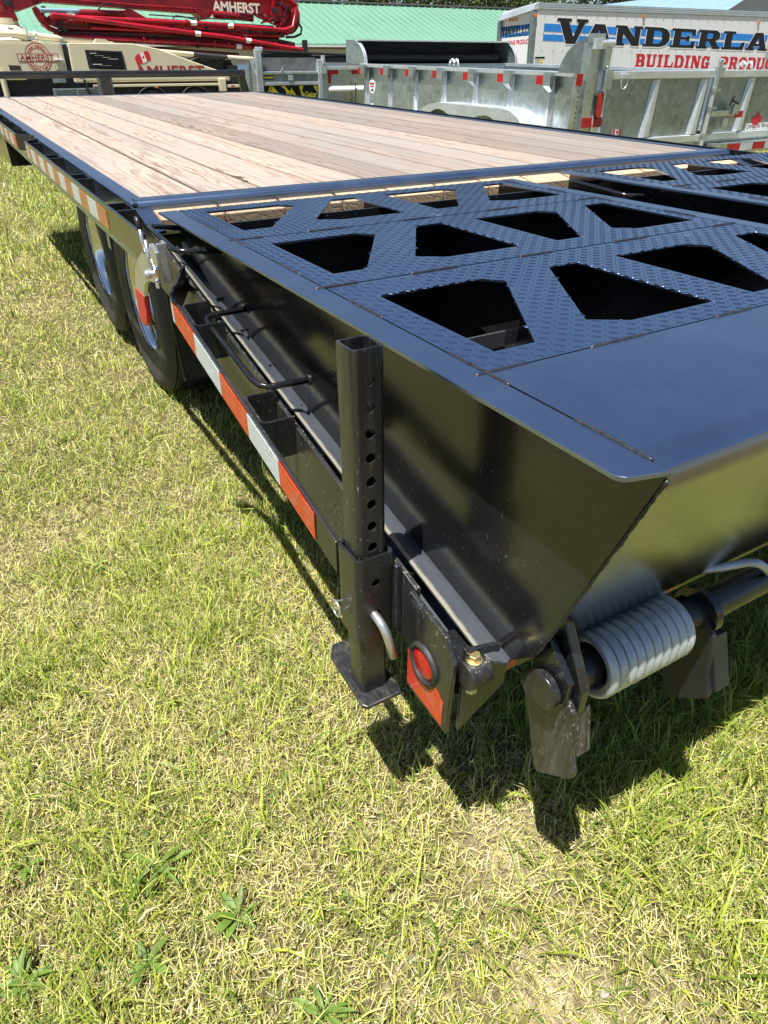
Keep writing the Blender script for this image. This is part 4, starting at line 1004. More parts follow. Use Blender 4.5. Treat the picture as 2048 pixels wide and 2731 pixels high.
# tarp housing at the front
for X in (.0, GW + .07):
    q = [(GL - .12, GT)] + [(GL - .12 + .34 - .34 * cos(radians(a)) * 1.0 - .0, GT + .27 * sin(radians(a))) for a in range(0, 91, 9)] + [(GL + .45, GT + .27), (GL + .45, GT)]
    G(MB().prism(q, X, X + .006, 'x'), 'housing_end', 'galv', bevel=.002)
    vs = [(X - .02 + dx, p[0], p[1]) for p in q[:12] for dx in (0, .05)]
    G(MB().add(vs, [(2 * i, 2 * i + 1, 2 * i + 3, 2 * i + 2) for i in range(11)]), 'housing_rim', 'galv_bright')
vs = []; q = [(GL + .10, GT + .268), (GL + .14, GT + .275), (GL + .45, GT + .275), (GL + .45, GT)]
for (y, z) in q: vs += [(.0, y, z), (GW + .07, y, z)]
G(MB().add(vs, [(0, 1, 3, 2), (2, 3, 5, 4), (4, 5, 7, 6)]), 'housing_shell', 'void')
G(MB().box(-.01, GW + .09, GL + .06, GL + .16, GT + .262, GT + .282), 'housing_lip', 'galv_bright', bevel=.004)
G(MB().cyl((GW / 2 + .03, GL + .25, GT + .07), (1, 0, 0), .055, GW - .1, 18), 'tarp_roll', 'tarp', smooth=True)
G(MB().box(.0, GW + .06, GL - .02, GL + .45, GT - .02, GT + .001), 'housing_floor', 'galv_dark')
G(MB().box(1.0, 1.5, 4.5, 6.4, .42, .52), 'drawbar', 'galv')
for X in (.5, GW - .6): G(MB().box(X, X + .08, .1, 6.0, .42, .53), 'frame_rail', 'galv_dark')

# ================================================================== two more galvanised trailers further back
def small_trailer(X, Y, w, zt_, zb, zslope, lab, kind):
    t_ = thing('dump_trailer', lab, 'trailer', (X, Y, zslope), (radians(2.4), 0, 0))
    q = lambda mb, nme, mt, par=t_, **kw: mb.build(nme, mt, par, **kw)
    L_ = 3.4 if kind else .95
    for x in (0, w - .03): q(MB().box(x, x + .03, 0, L_, zb, zt_), 'side_panel', 'galv')
    q(MB().box(0, w, L_ - .03, L_, zb, zt_), 'front_panel', 'galv'); q(MB().box(0, w, 0, L_, zb - .02, zb), 'bed_floor', 'galv_dark')
    q(MB().box(.3, .38, 0, L_ + 1.0, .38, zb - .02).box(w - .38, w - .3, 0, L_ + 1.0, .38, zb - .02), 'frame_rail', 'galv_dark')
    for y in ((1.5, 2.3) if kind else (.5,)):
        for s, x in ((1, -.2), (-1, w + .2)):
            ty = q(MB().lathe([(0, .2), (-.01 * s, .26), (0, .33), (.03 * s, .35), (.16 * s, .35), (.19 * s, .33), (.2 * s, .2)], (x, y, .35 - zslope - .03 * y), 'x', 28), 'tyre', 'rubber', smooth=True)
            q(MB().lathe([(s * .02, .205), (s * .08, .15), (s * .06, .001)], (x, y, .35 - zslope - .03 * y), 'x', 24), 'rim', 'zinc', ty, smooth=True)
    q(MB().box(.05, .13, L_, L_ + 1.2, .38, .46), 'drawbar', 'galv')
    return t_, q
# the one with the yellow banner
t_, q = small_trailer(4.50, 10.5, 1.10, 1.30, .86, .035, 'narrow galvanised trailer with yellow and black banner on its tailgate', 0)
for x, zz in ((-.06, 1.60), (1.06, 1.47)): q(MB().box(x, x + .10, -.05, .04, .50, zz), 'corner_post', 'galv_bright', bevel=.006)
q(MB().box(-.19, -.14, -.02, .03, .5, 1.42), 'side_stay', 'galv', bevel=.004)
q(MB().prism([(-.14, 1.35), (-.06, 1.25), (-.06, 1.42), (-.14, 1.5)], -.01, .0, 'y'), 'stay_plate', 'galv_bright')
q(MB().box(.04, 1.06, -.03, .02, 1.265, 1.300), 'tailgate_rail', 'galv_bright', bevel=.004)
q(MB().box(.04, 1.06, -.03, .02, 1.105, 1.150), 'tailgate_rail', 'galv_bright', bevel=.004)
q(MB().box(.04, 1.06, -.03, .02, .84, .895), 'tailgate_rail', 'galv_bright', bevel=.004)
q(MB().box(.04, 1.06, .0, .008, .85, 1.30), 'tailgate_sheet', 'galv_dark')
q(MB().box(.04, 1.06, .06, .064, 1.30, 1.49), 'mesh_cover', 'mesh')
q(MB().box(.50, .58, -.05, -.03, 1.17, 1.24), 'latch_block', 'galv_bright', bevel=.004)
q(MB().tube([(.38, -.03, 1.30), (.40, -.04, 1.36), (.43, -.03, 1.30)], .008, 6), 'tie_ring', 'galv_bright')
bn = q(MB().box(.05, 1.045, -.004, -.001, .90, 1.098), 'banner', 'blackprint')
q(MB().prism([(.06, .965), (.085, .93), (.17, 1.095), (.20, 1.095), (.10, .90), (.075, .90), (.06, .92)], -.006, -.0045, 'y')
  .prism([(.12, .905), (.43, .905), (.42, .95), (.33, .985), (.255, 1.05), (.22, 1.09), (.16, 1.0)], -.006, -.0045, 'y')
  .prism([(.36, 1.09), (.44, 1.09), (.50, 1.03), (.62, .90), (.66, .90), (.66, .92), (.56, 1.06), (.46, .94), (.44, .90), (.40, .90), (.46, 1.00), (.43, 1.05)], -.006, -.0045, 'y')
  .prism([(.70, 1.09), (.78, 1.09), (.75, 1.02), (.80, .95), (.77, .90), (.73, .98)], -.0062, -.0047, 'y')
  .prism([(.97, 1.09), (1.04, 1.09), (1.04, .99), (.99, 1.05)], -.006, -.0045, 'y'), 'banner_print', 'yellow', bn)
q(MB().prism([(.21, .92), (.30, .92), (.255, 1.01)], -.0075, -.0062, 'y'), 'banner_print', 'orange', bn)
q(text_mb('Gator', .115, lambda x, y, z: (.80 + x * .82, -.0065 - z, .925 + y), bold=.004, ex=.0002), 'lettering', 'yellow', bn)
nb = q(MB().box(.05, .25, -.004, -.001, 1.185, 1.245), 'name_strip', 'grommet')
q(MB().box(.06, .24, -.0055, -.0045, 1.205, 1.225), 'lettering', 'yellow', nb)
# roll-tarp bar over both, with its end brackets
q(MB().cyl((1.0, .10, 1.56), (1, 0, 0), .020, 2.0, 12).map(lambda p: Vector((p.x, p.y, p.z - .03 * p.x + .02))), 'tarp_bar', 'hose', smooth=True)
q(MB().cyl((1.35, .14, 1.47), (1, 0, 0), .050, 1.05, 14), 'tarp_roll', 'tarp', smooth=True)
q(MB().box(-.04, 1.0, .11, .115, 1.42, 1.55), 'tarp_sheet', 'tarp')
q(MB().cyl((.02, .0, 1.60), (1, 0, 0), .035, .12, 12).cyl((-.03, .0, 1.42), (0, 1, 0), .06, .05, 14), 'roller_bracket', 'zinc', smooth=True)
# the blue-grey one with step bar
t_, q = small_trailer(5.66, 10.5, 1.9, 1.40, .80, 0, 'blue-grey galvanised trailer with white step bar and hanging chain behind the deck', 1)
q(MB().box(-.04, .06, -.05, .04, .50, 1.43), 'corner_post', 'galv', bevel=.006)
q(MB().box(1.84, 1.94, -.05, .04, .50, 1.43), 'corner_post', 'galv', bevel=.006)
q(MB().cyl((0, -.03, 1.50), (0, 0, 1), .035, .12, 12).box(-.05, .05, -.06, .02, 1.3, 1.42), 'hinge_box', 'galv_bright', smooth=True)
q(MB().box(.07, 1.84, -.03, .02, 1.355, 1.405), 'tailgate_rail', 'galv_bright', bevel=.004)
q(MB().box(.07, 1.84, .0, .01, .70, 1.36), 'tailgate_sheet', 'galv')
q(MB().prism([(-.06, 1.07), (-.01, 1.11), (0, 1.11), (0, 1.03), (-.06, 1.045)], .09, 1.83, 'x'), 'step_bar', 'whiteprint')
for a, b_, c_, d_ in ((.09, .30, 1.285, 1.345), (.56, .94, 1.285, 1.345), (.10, .16, 1.15, 1.285)): q(MB().box(a, b_, -.004, -.001, c_, d_), 'reflective_tape', 'tape_far')
mb = MB()
for i in range(14): mb.tube([(.60 + .010 * cos(t) * (1 if i % 2 else .3), -.07 + .010 * cos(t) * (.3 if i % 2 else 1), 1.16 - i * .026 + .018 * sin(t)) for t in [2 * pi * a / 8 for a in range(8)]], .005, 5, closed=True)
q(mb, 'chain', 'hose', smooth='all')
q(MB().tube([(.60, -.06, 1.22), (.59, -.07, 1.18), (.61, -.07, 1.15)], .008, 6), 'chain_hook', 'zinc')
q(MB().cyl((.80, .10, 1.50), (0, 0, 1), .02, .16, 8).cyl((.80, .10, 1.56), (1, 0, 0), .03, .14, 12), 'roller_bracket', 'zinc')
q(MB().tube([(.86, .06, 1.63), (.82, .03, 1.60), (.80, .05, 1.55), (.84, .06, 1.50), (.80, .05, 1.44)], .014, 7), 'cable_bundle', 'hose', smooth=True)

# ================================================================== concrete pump truck
TK = thing('pump_truck', 'cream concrete pump truck carrying a folded red boom, behind the flatbed deck', 'truck', (0, 21.8, 0))
def K(mb, name, mat, parent=TK, **kw): return mb.build(name, mat, parent, **kw)
def face(pts, y0, y1): return MB().prism(pts, y0, y1, 'y')
K(face([(-1.6, 1.45), (3.30, 1.45), (3.30, 2.235), (-1.6, 2.30)], 0, 2.3), 'front_body', 'cream', bevel=.03)
K(face([(3.42, 1.30), (8.0, 1.30), (8.0, 1.50), (7.55, 1.60), (6.9, 1.80), (5.95, 2.10), (5.25, 2.225), (3.46, 2.23)], 0, 2.3), 'rear_body', 'cream', bevel=.03)
K(face([(3.02, 1.62), (3.24, 1.62), (3.22, 2.20), (2.98, 2.20)], -.012, .0), 'ladder_panel', 'cream', bevel=.004)
K(face([(3.02, 1.83), (3.26, 1.83), (3.26, 1.865), (3.02, 1.865)], -.05, -.012), 'step', 'whiteprint')
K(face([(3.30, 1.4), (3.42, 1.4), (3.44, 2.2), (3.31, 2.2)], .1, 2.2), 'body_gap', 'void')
K(face([(-1.6, 1.60), (3.0, 1.57), (3.0, 2.19), (-1.6, 2.245)], -.010, 0), 'side_door', 'cream', bevel=.004)
K(face([(1.84, 1.60), (2.13, 1.60), (2.12, 1.71), (1.83, 1.72)], -.013, -.010), 'handle_recess', 'grommet')
gr = K(face([(3.88, 1.63), (4.90, 1.60), (4.87, 2.04), (3.87, 2.07)], -.03, 0), 'grille', 'blackprint', bevel=.01)
for i in range(9): K(MB().box(3.98, 4.80, -.042, -.03, 1.665 + i * .042, 1.683 + i * .042), 'grille_slat', 'blackprint', gr)
for i, (a, b_) in enumerate(((3.98, 4.16), (4.0, 4.2), (4.1, 4.35), (4.3, 4.5), (4.45, 4.72), (4.0, 4.25), (4.2, 4.5))):
    z = [1.985, 1.96, 1.925, 1.885, 1.845, 1.725, 1.70][i]; K(MB().box(a, b_, -.041, -.029, z, z + .014), 'grille_backing', 'cream_print', gr)
K(face([(3.86, 1.50), (8.0, 1.44), (8.0, 1.47), (3.86, 1.60)], -.004, .0), 'lower_panel', 'cream')
# logo
lg = K(MB().add([], []).prism([(2.62 + .335 * cos(t) * .95, 1.885 + .335 * sin(t)) for t in [2 * pi * i / 40 for i in range(40)]], -.0125, -.0105, 'y'), 'round_emblem', 'pink')
def annulus(r0, r1, y):
    vs = []; n = 48
    for i in range(n):
        a = 2 * pi * i / n; vs += [(2.62 + r0 * cos(a) * .95, y, 1.885 + r0 * sin(a)), (2.62 + r1 * cos(a) * .95, y, 1.885 + r1 * sin(a))]
    return MB().add(vs, [(2 * i, 2 * i + 1, (2 * i + 3) % (2 * n), (2 * i + 2) % (2 * n)) for i in range(n)])
K(annulus(.325, .345, -.014), 'emblem_ring', 'maroon', lg); K(annulus(.200, .215, -.0145), 'emblem_ring', 'maroon', lg)
K(MB().prism([(2.62 + .2 * cos(t) * .95, 1.885 + .2 * sin(t)) for t in [2 * pi * i / 32 for i in range(32)]], -.0135, -.0126, 'y'), 'emblem_centre', 'cream', lg)
K(MB().box(2.10, 3.14, -.0165, -.0150, 1.79, 1.98), 'emblem_banner', 'maroon', lg); K(MB().box(2.12, 3.12, -.0180, -.0166, 1.81, 1.96), 'emblem_banner', 'cream', lg)
K(text_mb('AMHERST', .185, lambda x, y, z: (2.165 + x * 1.02, -.0190 - z, 1.822 + y), bold=.004, ex=.0003, spacing=1.05), 'lettering', 'maroon', lg)
mbt = MB()
for word, top in (('CRANE RENTALS', True), ('CONCRETE PUMPING', False)):
    n = len(word)
    for i, ch in enumerate(word):
        if ch == ' ': continue
        vs, fs = text_vf(ch, .085, bold=.001, ex=.0002, align='CENTER')
        a = radians(90 - (i - (n - 1) / 2) * (150 / n)) if top else radians(270 + (i - (n - 1) / 2) * (150 / n))
        r = .228 if top else .305
        rot = a - pi / 2 if top else a + pi / 2
        cx_, cz_ = 2.62 + r * cos(a) * .95, 1.885 + r * sin(a)
        mbt.add([(cx_ + p[0] * cos(rot) - p[1] * sin(rot), -.0150 - p[2], cz_ + p[0] * sin(rot) + p[1] * cos(rot)) for p in vs], fs)
K(mbt, 'lettering', 'maroon', lg)
fl = K(face([(5.20, 1.88), (5.28, 1.97), (5.36, 1.99), (5.46, 2.03), (5.60, 2.06), (5.64, 2.0), (5.66, 1.84), (5.55, 1.80), (5.44, 1.76), (5.33, 1.74), (5.26, 1.65)], -.005, -.001), 'flag_emblem', 'redprint')
K(face([(5.36, 1.985), (5.47, 2.03), (5.54, 1.80), (5.42, 1.755)], -.0065, -.0052), 'flag_print', 'whiteprint', fl)
K(MB().prism([(5.447 + p[0] * .04, 1.893 + p[1] * .055) for p in LEAF], -.008, -.0067, 'y'), 'flag_print', 'redprint', fl)
K(text_mb('AMHERST', .42, lambda x, y, z: (5.17 + x * 1.12, -.006 - z, 1.40 + y), bold=.010, ex=.0003), 'lettering', 'maroon')
# lower beams, boxes, wheels
K(MB().box(3.7, 7.60, -.02, .10, 1.345, 1.425), 'lower_beam', 'cream', bevel=.01)
K(MB().box(3.9, 7.58, -.06, .06, 1.18, 1.245), 'lower_beam', 'cream', bevel=.01)
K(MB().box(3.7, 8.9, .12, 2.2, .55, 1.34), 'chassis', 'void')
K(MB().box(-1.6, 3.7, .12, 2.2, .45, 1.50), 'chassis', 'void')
K(MB().box(7.60, 7.82, -.10, .10, 1.02, 1.36), 'corner_box', 'cream', bevel=.02)
K(MB().box(7.9, 8.7, -.02, .10, 1.12, 1.20).box(8.5, 8.62, -.04, .1, .8, 1.2), 'rear_bumper', 'cream', bevel=.01)
K(MB().box(8.0, 8.10, -.035, -.02, 1.14, 1.18), 'tail_lamp', 'lens')
K(MB().box(8.0, 9.0, .05, .6, 1.25, 1.7), 'hopper', 'hose'); K(MB().box(8.3, 8.75, -.02, .05, 1.56, 1.72), 'control_box', 'blueroof')
K(MB().cyl((1.60, -.10, 1.20), (0, 0, 1), .075, .75, 14), 'outrigger_leg', 'cream', smooth=True)
K(MB().box(1.55, 2.2, -.05, .1, 1.38, 1.52), 'outrigger_beam', 'cream', bevel=.02)
K(MB().box(2.85, 3.20, -.04, .1, 1.30, 1.45), 'cabinet', 'galv_dark', bevel=.01)
tbx = K(MB().box(2.80, 4.05, -.05, .1, .94, 1.17), 'tool_rack', 'galv_dark', bevel=.01)
for i in range(4): K(MB().box(2.86, 3.40, -.056, -.05, .97 + i * .045, .985 + i * .045).box(3.45, 3.98, -.056, -.05, .97 + i * .045, .985 + i * .045), 'rack_slat', 'hose', tbx)
K(MB().tube([(3.55, -.12, 1.41), (3.7, -.12, 1.43), (4.25, -.12, 1.43)], .03, 8), 'grab_tube', 'blueroof', smooth=True)
K(MB().tube([(3.66, -.12, 1.38), (3.74, -.12, 1.05), (3.85, -.12, .99), (4.3, -.12, 1.05)], .03, 8), 'hose_loop', 'hose', smooth=True)
for x in (4.05, 5.62): K(MB().box(x, x + .10, -.075, -.06, 1.145, 1.175), 'marker_lamp', 'lens_amber')
for x in (5.52, 6.83):
    for (dx, r) in ((0, .50),):
        ty = K(MB().lathe([(.02, .30), (-.02, .38), (0, .47), (.05, .50), (.30, .50), (.34, .46), (.34, .3)], (x, -.02, .62), 'y', 44), 'tyre', 'rubber', smooth=True)
        K(MB().lathe([(.04, .31), (.06, .28), (.20, .24), (.16, .10), (.10, .09), (.10, .001)], (x, -.02, .62), 'y', 36), 'rim', 'galv_dark', ty, smooth=True)
    K(MB().tube([(x + .53 * cos(t), -.04, .62 + .56 * sin(t)) for t in [radians(a) for a in range(20, 161, 10)]], .02, 6), 'mudguard', 'grommet', smooth=True)
for x in (.1, 2.3): K(MB().lathe([(.02, .30), (-.02, .38), (0, .47), (.05, .50), (.30, .50), (.34, .46), (.34, .3)], (x - .6, .0, .55), 'y', 36), 'tyre', 'rubber', smooth=True)
# turret and pipes
K(MB().lathe([(2.28, .95), (2.40, .85), (2.66, .46), (2.67, .48), (2.80, .46), (2.80, .01)], (2.00, 1.1, 0), 'z', 28), 'turret', 'cream', smooth=True)
K(MB().tube([(1.5, .3, 2.42), (2.2, .3, 2.42), (3.0, .3, 2.36), (3.6, .3, 2.31), (4.4, .3, 2.26)], [.10, .10, .085, .08, .06], 12), 'delivery_pipe', 'cream', smooth=True)
K(MB().tube([(2.44, .1, 2.30), (2.5, .05, 2.45), (2.48, .1, 2.58)], .02, 6).tube([(2.4, .1, 2.5), (2.62, .05, 2.42)], .02, 6).box(2.4, 2.66, .1, .16, 2.29, 2.34), 'pipe_clamp', 'zinc')
for x in (2.10, 2.72): K(MB().cyl((x, .3, 2.40), (1, 0, 0), .115, .06, 14), 'pipe_clamp', 'galv_bright', smooth=True)
K(MB().tube([(5.3, .2, 2.08), (6.2, .2, 2.03), (7.0, .2, 1.975)], .065, 12), 'delivery_pipe', 'cream', smooth=True)
K(MB().tube([(7.0, .2, 1.975), (8.05, .2, 1.90)], .070, 12), 'hose_joint', 'grommet', smooth=True)
K(MB().tube([(8.05, .2, 1.90), (8.85, .2, 1.86), (9.1, .2, 1.80)], .065, 12), 'delivery_pipe', 'cream', smooth=True)
K(MB().tube([(6.8, .2, 1.86), (7.1, .15, 1.92), (7.3, .2, 1.83), (7.6, .15, 1.90), (7.8, .2, 1.78), (8.0, .15, 1.86), (8.2, .2, 1.7)], .022, 6), 'cable_bundle', 'hose', smooth=True)
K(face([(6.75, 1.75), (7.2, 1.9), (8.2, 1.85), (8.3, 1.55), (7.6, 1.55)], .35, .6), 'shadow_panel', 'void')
K(face([(4.15, 2.22), (4.72, 2.20), (4.70, 2.26), (4.55, 2.28), (4.5, 2.32), (4.24, 2.33), (4.18, 2.27)], .05, .5), 'filler_cap', 'cream', bevel=.01)
# the boom (top arm, folded arms, pipes)
BM = [('boom_pedestal', [(1.2, 2.75), (2.45, 2.75), (2.40, 2.95), (2.32, 3.1), (2.35, 3.6), (1.2, 3.7)], .75, 1.45, 'boom'),
      ('boom_arm', [(2.3, 3.02), (2.52, 2.98), (3.95, 3.42), (3.8, 3.62), (2.2, 3.30)], .8, 1.4, 'boom'),
      ('boom_arm', [(2.9, 3.20), (7.6, 3.02), (8.6, 3.06), (10.2, 3.03), (10.3, 3.42), (7.5, 3.55), (2.9, 3.65)], .75, 1.2, 'boom'),
      ('boom_bracket', [(7.35, 3.10), (8.02, 3.10), (7.80, 2.90), (7.62, 2.89)], .70, 1.25, 'boom'),
      ('boom_arm', [(4.1, 2.93), (5.05, 2.90), (5.28, 3.04), (5.40, 3.08), (5.58, 3.0), (5.85, 2.86), (7.5, 2.80), (10.1, 2.70), (10.15, 2.45), (8.9, 2.42), (6.4, 2.52), (3.2, 2.56), (3.0, 2.66), (3.2, 2.86)], .45, 1.0, 'boom'),
      ('boom_link', [(2.82, 3.02), (2.92, 3.06), (3.05, 2.94), (3.18, 2.74), (3.35, 2.62), (3.45, 2.42), (3.1, 2.52), (2.92, 2.72), (2.84, 2.90)], .40, .55, 'boom'),
      ('boom_arm', [(3.4, 2.36), (6.6, 2.22), (10.3, 2.05), (10.5, 2.10), (10.5, 2.32), (10.0, 2.40), (6.5, 2.52), (3.3, 2.52)], .5, 1.1, 'boom'),
      ('boom_arm', [(5.6, 2.20), (8.6, 2.04), (8.6, 1.92), (6.5, 1.98), (5.7, 2.14)], .6, 1.1, 'boom')]
for nme, pts, a, b_, mt in BM: K(face(pts, a, b_), nme, mt, bevel=.015)
jx = K(MB().prism([(10.25 + .52 * cos(t), 3.0 + .50 * sin(t)) for t in [radians(a) for a in range(-65, 96, 12)]] + [(9.9, 3.42), (9.8, 3.0), (10.1, 2.5)], .55, .72, 'y'), 'boom_joint', 'boom', bevel=.02)
for (x, z, r) in ((10.25, 3.30, .12), (10.35, 2.72, .12), (9.65, 2.93, .09)): K(MB().cyl((x, .62, z), (0, 1, 0), r, .35, 18), 'joint_pin', 'pipe', jx, smooth=True)
K(face([(9.15, 3.02), (9.35, 2.92), (9.7, 2.84), (10.0, 2.86), (10.1, 2.98), (9.8, 3.0), (9.5, 3.05)], .45, .55), 'boom_link', 'boom', bevel=.01)
def pipe(pts, r, nm='boom_pipe', mt='pipe'): return K(MB().tube(pts, r, 12), nm, mt, smooth=True)
pipe([(3.2, .25, 2.83), (5.0, .25, 2.79), (7.5, .25, 2.74), (10.05, .25, 2.62), (10.35, .25, 2.70), (10.5, .35, 3.0), (10.6, .4, 3.28), (10.35, .4, 3.42), (8.6, .4, 3.46)], .062)
pipe([(3.25, .2, 2.86), (4.3, .2, 2.76), (6.9, .2, 2.52), (8.1, .2, 2.42), (10.4, .2, 2.13), (10.62, .2, 2.10)], .062)
pipe([(3.3, .3, 2.38), (5.3, .3, 2.33), (7.6, .3, 2.24), (8.6, .3, 2.19), (10.2, .3, 2.10)], .055)
K(MB().tube([(10.60, .4, 2.85), (10.72, .4, 2.70), (10.68, .4, 2.54), (10.45, .4, 2.46), (10.15, .4, 2.45)], .035, 8), 'boom_hose', 'hose', smooth=True)
K(MB().cyl((3.55, .35, 2.965), (1, 0, 0), .055, 1.1, 12), 'ram_rod', 'blueroof', smooth=True)
K(MB().cyl((4.6, .35, 2.93), (1, 0, 0), .085, 1.2, 12), 'ram', 'boom', smooth=True)
K(MB().tube([(7.9, .55, 3.005), (9.15, .55, 2.93)], .095, 12), 'ram', 'boom', smooth=True)
for (x, z) in ((3.75, 2.815), (7.15, 2.75), (8.28, 2.70)): K(MB().cyl((x, .25, z), (1, 0, 0), .066, .18, 12), 'pipe_label', 'whiteprint')
for (x, z) in ((7.22, 2.49), (8.80, 2.335), (8.5, 2.195)): K(MB().cyl((x, .2 if z > 2.2 else .3, z), (1, 0.0, -.08), .066, .17, 12), 'pipe_label', 'whiteprint')
for (x, z) in ((3.6, 2.83), (6.95, 2.75), (6.98, 2.52), (8.05, 2.70), (8.52, 2.37), (9.7, 2.22), (5.6, 2.33), (9.0, 2.17)): K(MB().cyl((x, .24, z), (1, 0, 0), .085, .06, 12), 'pipe_clamp', 'boom', smooth=True)
for (x0_, z0_) in ((4.5, 3.0), (6.5, 2.78)): K(MB().tube([(x0_, .3, z0_), (x0_ + .15, .25, z0_ + .14), (x0_ + .5, .25, z0_ + .10), (x0_ + .9, .3, z0_ + .02)], .02, 6), 'boom_hose', 'hose', smooth=True)
rb = random.Random(11)
K(face([(3.5, 2.52), (10.0, 2.40), (10.0, 2.50), (3.5, 2.62)], .60, .62), 'boom_gap_shade', 'void'); K(face([(5.9, 2.80), (10.0, 2.70), (10.0, 2.78), (6.0, 2.90)], .95, .97), 'boom_gap_shade', 'void')  # dark sheets standing in for the shade between the folded arms
for (xa, za1, xb, zb1, r, mt) in ((3.3, 2.47, 10.2, 2.30, .022, 'hose'), (3.6, 2.66, 9.9, 2.56, .020, 'hose'), (4.2, 2.60, 10.0, 2.47, .045, 'pipe'), (3.2, 2.44, 8.5, 2.29, .03, 'boom'), (5.9, 2.93, 8.9, 2.86, .016, 'hose'), (3.0, 3.24, 7.5, 3.09, .03, 'boom'), (7.9, 3.47, 10.1, 3.44, .018, 'hose')):
    K(MB().tube([(xa, .34, za1), ((xa + xb) / 2, .34, (za1 + zb1) / 2 - .015), (xb, .34, zb1)], r, 8), 'boom_line', mt, smooth=True)
for i in range(20):
    x = 3.4 + i * .345; z = 2.84 - (x - 3.3) * .030
    K(MB().box(x, x + rb.uniform(.03, .07), .28, .5, z - rb.uniform(.10, .20), z + .03), 'line_bracket', rb.choice(['boom', 'hose', 'maroon']))
for i in range(14):
    x = 4.0 + i * .46; z = 2.38 - (x - 3.3) * .030
    K(MB().box(x, x + rb.uniform(.03, .08), .26, .5, z - rb.uniform(.05, .12), z + rb.uniform(.04, .10)), 'line_bracket', rb.choice(['boom', 'hose', 'maroon']))
for (x, z) in ((3.02, 2.80), (3.10, 2.98), (3.25, 2.66), (3.50, 2.52), (9.5, 2.98), (9.85, 3.12), (10.05, 2.88), (10.2, 2.55), (10.45, 3.12), (10.0, 3.30), (2.05, 3.0), (2.25, 3.12)):
    K(MB().cyl((x, .42, z), (0, 1, 0), rb.uniform(.05, .09), .12, 14).cyl((x, .35, z), (0, 1, 0), .03, .06, 8), 'joint_pin', rb.choice(['boom', 'maroon', 'grommet']), smooth=True)
for (a_, b_, c_, d_) in ((9.20, 2.98, 9.95, 2.72), (9.35, 2.80, 10.1, 3.05), (9.9, 2.60, 10.25, 3.2), (2.88, 3.0, 3.2, 2.6), (3.0, 2.62, 3.5, 2.75)):
    K(MB().tube([(a_, .40, b_), (c_, .40, d_)], .028, 8), 'boom_link', 'boom', smooth=True)
K(MB().tube([(3.3, .3, 2.50), (3.45, .22, 2.58), (3.5, .22, 2.72), (3.4, .3, 2.80)], .022, 6).tube([(3.15, .3, 2.62), (3.3, .22, 2.55), (3.42, .22, 2.62)], .02, 6), 'boom_hose', 'hose', smooth=True)
K(text_mb('AMHERST', .34, lambda x, y, z: (7.98 + x * 1.02, .738 - z, 3.105 + y - .022 * x), bold=.012, ex=.0003), 'lettering', 'cream_print')
K(MB().cyl((10.75, .3, 2.15), (0, 0, 1), .09, .45, 12), 'exhaust_stack', 'hose')
K(face([(10.3, 1.9), (10.9, 1.9), (10.9, 2.0), (10.3, 2.05)], .1, .6), 'support_arm', 'hose')

# ================================================================== box trailer with the lettered sides
az = radians(92)
BX = thing('box_trailer', 'long white box trailer with blue stripes and big black lettering, behind the dump trailer', 'trailer', (24.25, 26.67, 0), (0, 0, pi / 2 - az))
def X_(mb, name, mat, parent=BX, **kw): return mb.build(name, mat, parent, **kw)
BL, BWd, BT = 16.2, 2.6, 3.83
X_(MB().box(.10, BL, .0, BWd, 1.10, BT), 'side_skin', 'white', bevel=.01)
X_(MB().box(-.0, .10, .10, BWd - .1, 1.10, BT - .05), 'nose_skin', 'white', bevel=.02)
X_(MB().box(-.18, .10, -.015, .20, 1.10, BT - .02), 'corner_post', 'galv_dark', bevel=.05)
X_(MB().box(-.18, .10, BWd - .2, BWd + .015, 1.10, BT - .22), 'corner_post', 'galv_dark', bevel=.05)
X_(MB().box(.10, BL + .02, -.03, .06, BT, BT + .27), 'roof_rail', 'galv', bevel=.02)
mb = MB()
for j in range(3): mb.box(.10, BL, -.038, -.031, BT + .05 + j * .075, BT + .085 + j * .075)
X_(mb, 'rail_ribs', 'galv_bright')
X_(MB().add([(-.18, -.02, BT - .02), (.15, -.02, BT + .0), (.15, BWd, BT - .1), (-.18, BWd, BT - .28), (-.10, -.02, BT + .22), (.15, -.02, BT + .30), (.15, BWd, BT + .12), (-.05, BWd - .1, BT - .02)], [(0, 3, 2, 1), (4, 5, 6, 7), (0, 1, 5, 4), (1, 2, 6, 5), (2, 3, 7, 6), (3, 0, 4, 7)]), 'nose_cap', 'galv_bright', bevel=.02)
X_(MB().box(.10, BL, .0, BWd, BT, BT + .10), 'roof', 'galv_bright')
X_(MB().box(.2, BL, .2, BWd - .2, .95, 1.10), 'underframe', 'grommet')
for (x) in (12.6, 13.9): 
    for y in (.02, BWd - .32): X_(MB().lathe([(0, .3), (0, .47), (.05, .5), (.25, .5), (.3, .47), (.3, .3), (.2, .2), (.2, .01)], (x, y, .5), 'y', 28), 'tyre', 'rubber', smooth=True)
X_(MB().box(3.0, 3.15, .3, .45, 0, 1.0), 'landing_leg', 'galv_dark')
for x, z in ((-.04, 3.62), (6.56, 3.70), (15.0, 3.62)): X_(MB().cyl((x, -.03, z), (0, 1, 0), .075, .05, 16), 'marker_lamp', 'lens_amber', smooth=True)
for y in (1.35, 1.6, 1.85): X_(MB().cyl((-.02, y, 3.57), (1, 0, 0), .06, .06, 14), 'marker_lamp', 'lens_amber', smooth=True)
mb = MB(); rv = random.Random(3)
for i in range(26):
    for z in (1.65, 2.35, 2.98, 3.62): mb.cyl((.5 + i * .62, -.004, z + rv.uniform(-.01, .01)), (0, 1, 0), .022, .012, 6)
X_(mb, 'rivets', 'galv_dark')
for i in range(13): X_(MB().box(1.22 + i * 1.24, 1.226 + i * 1.24, -.0035, 0, 1.1, BT), 'panel_seam', 'galv_dark')
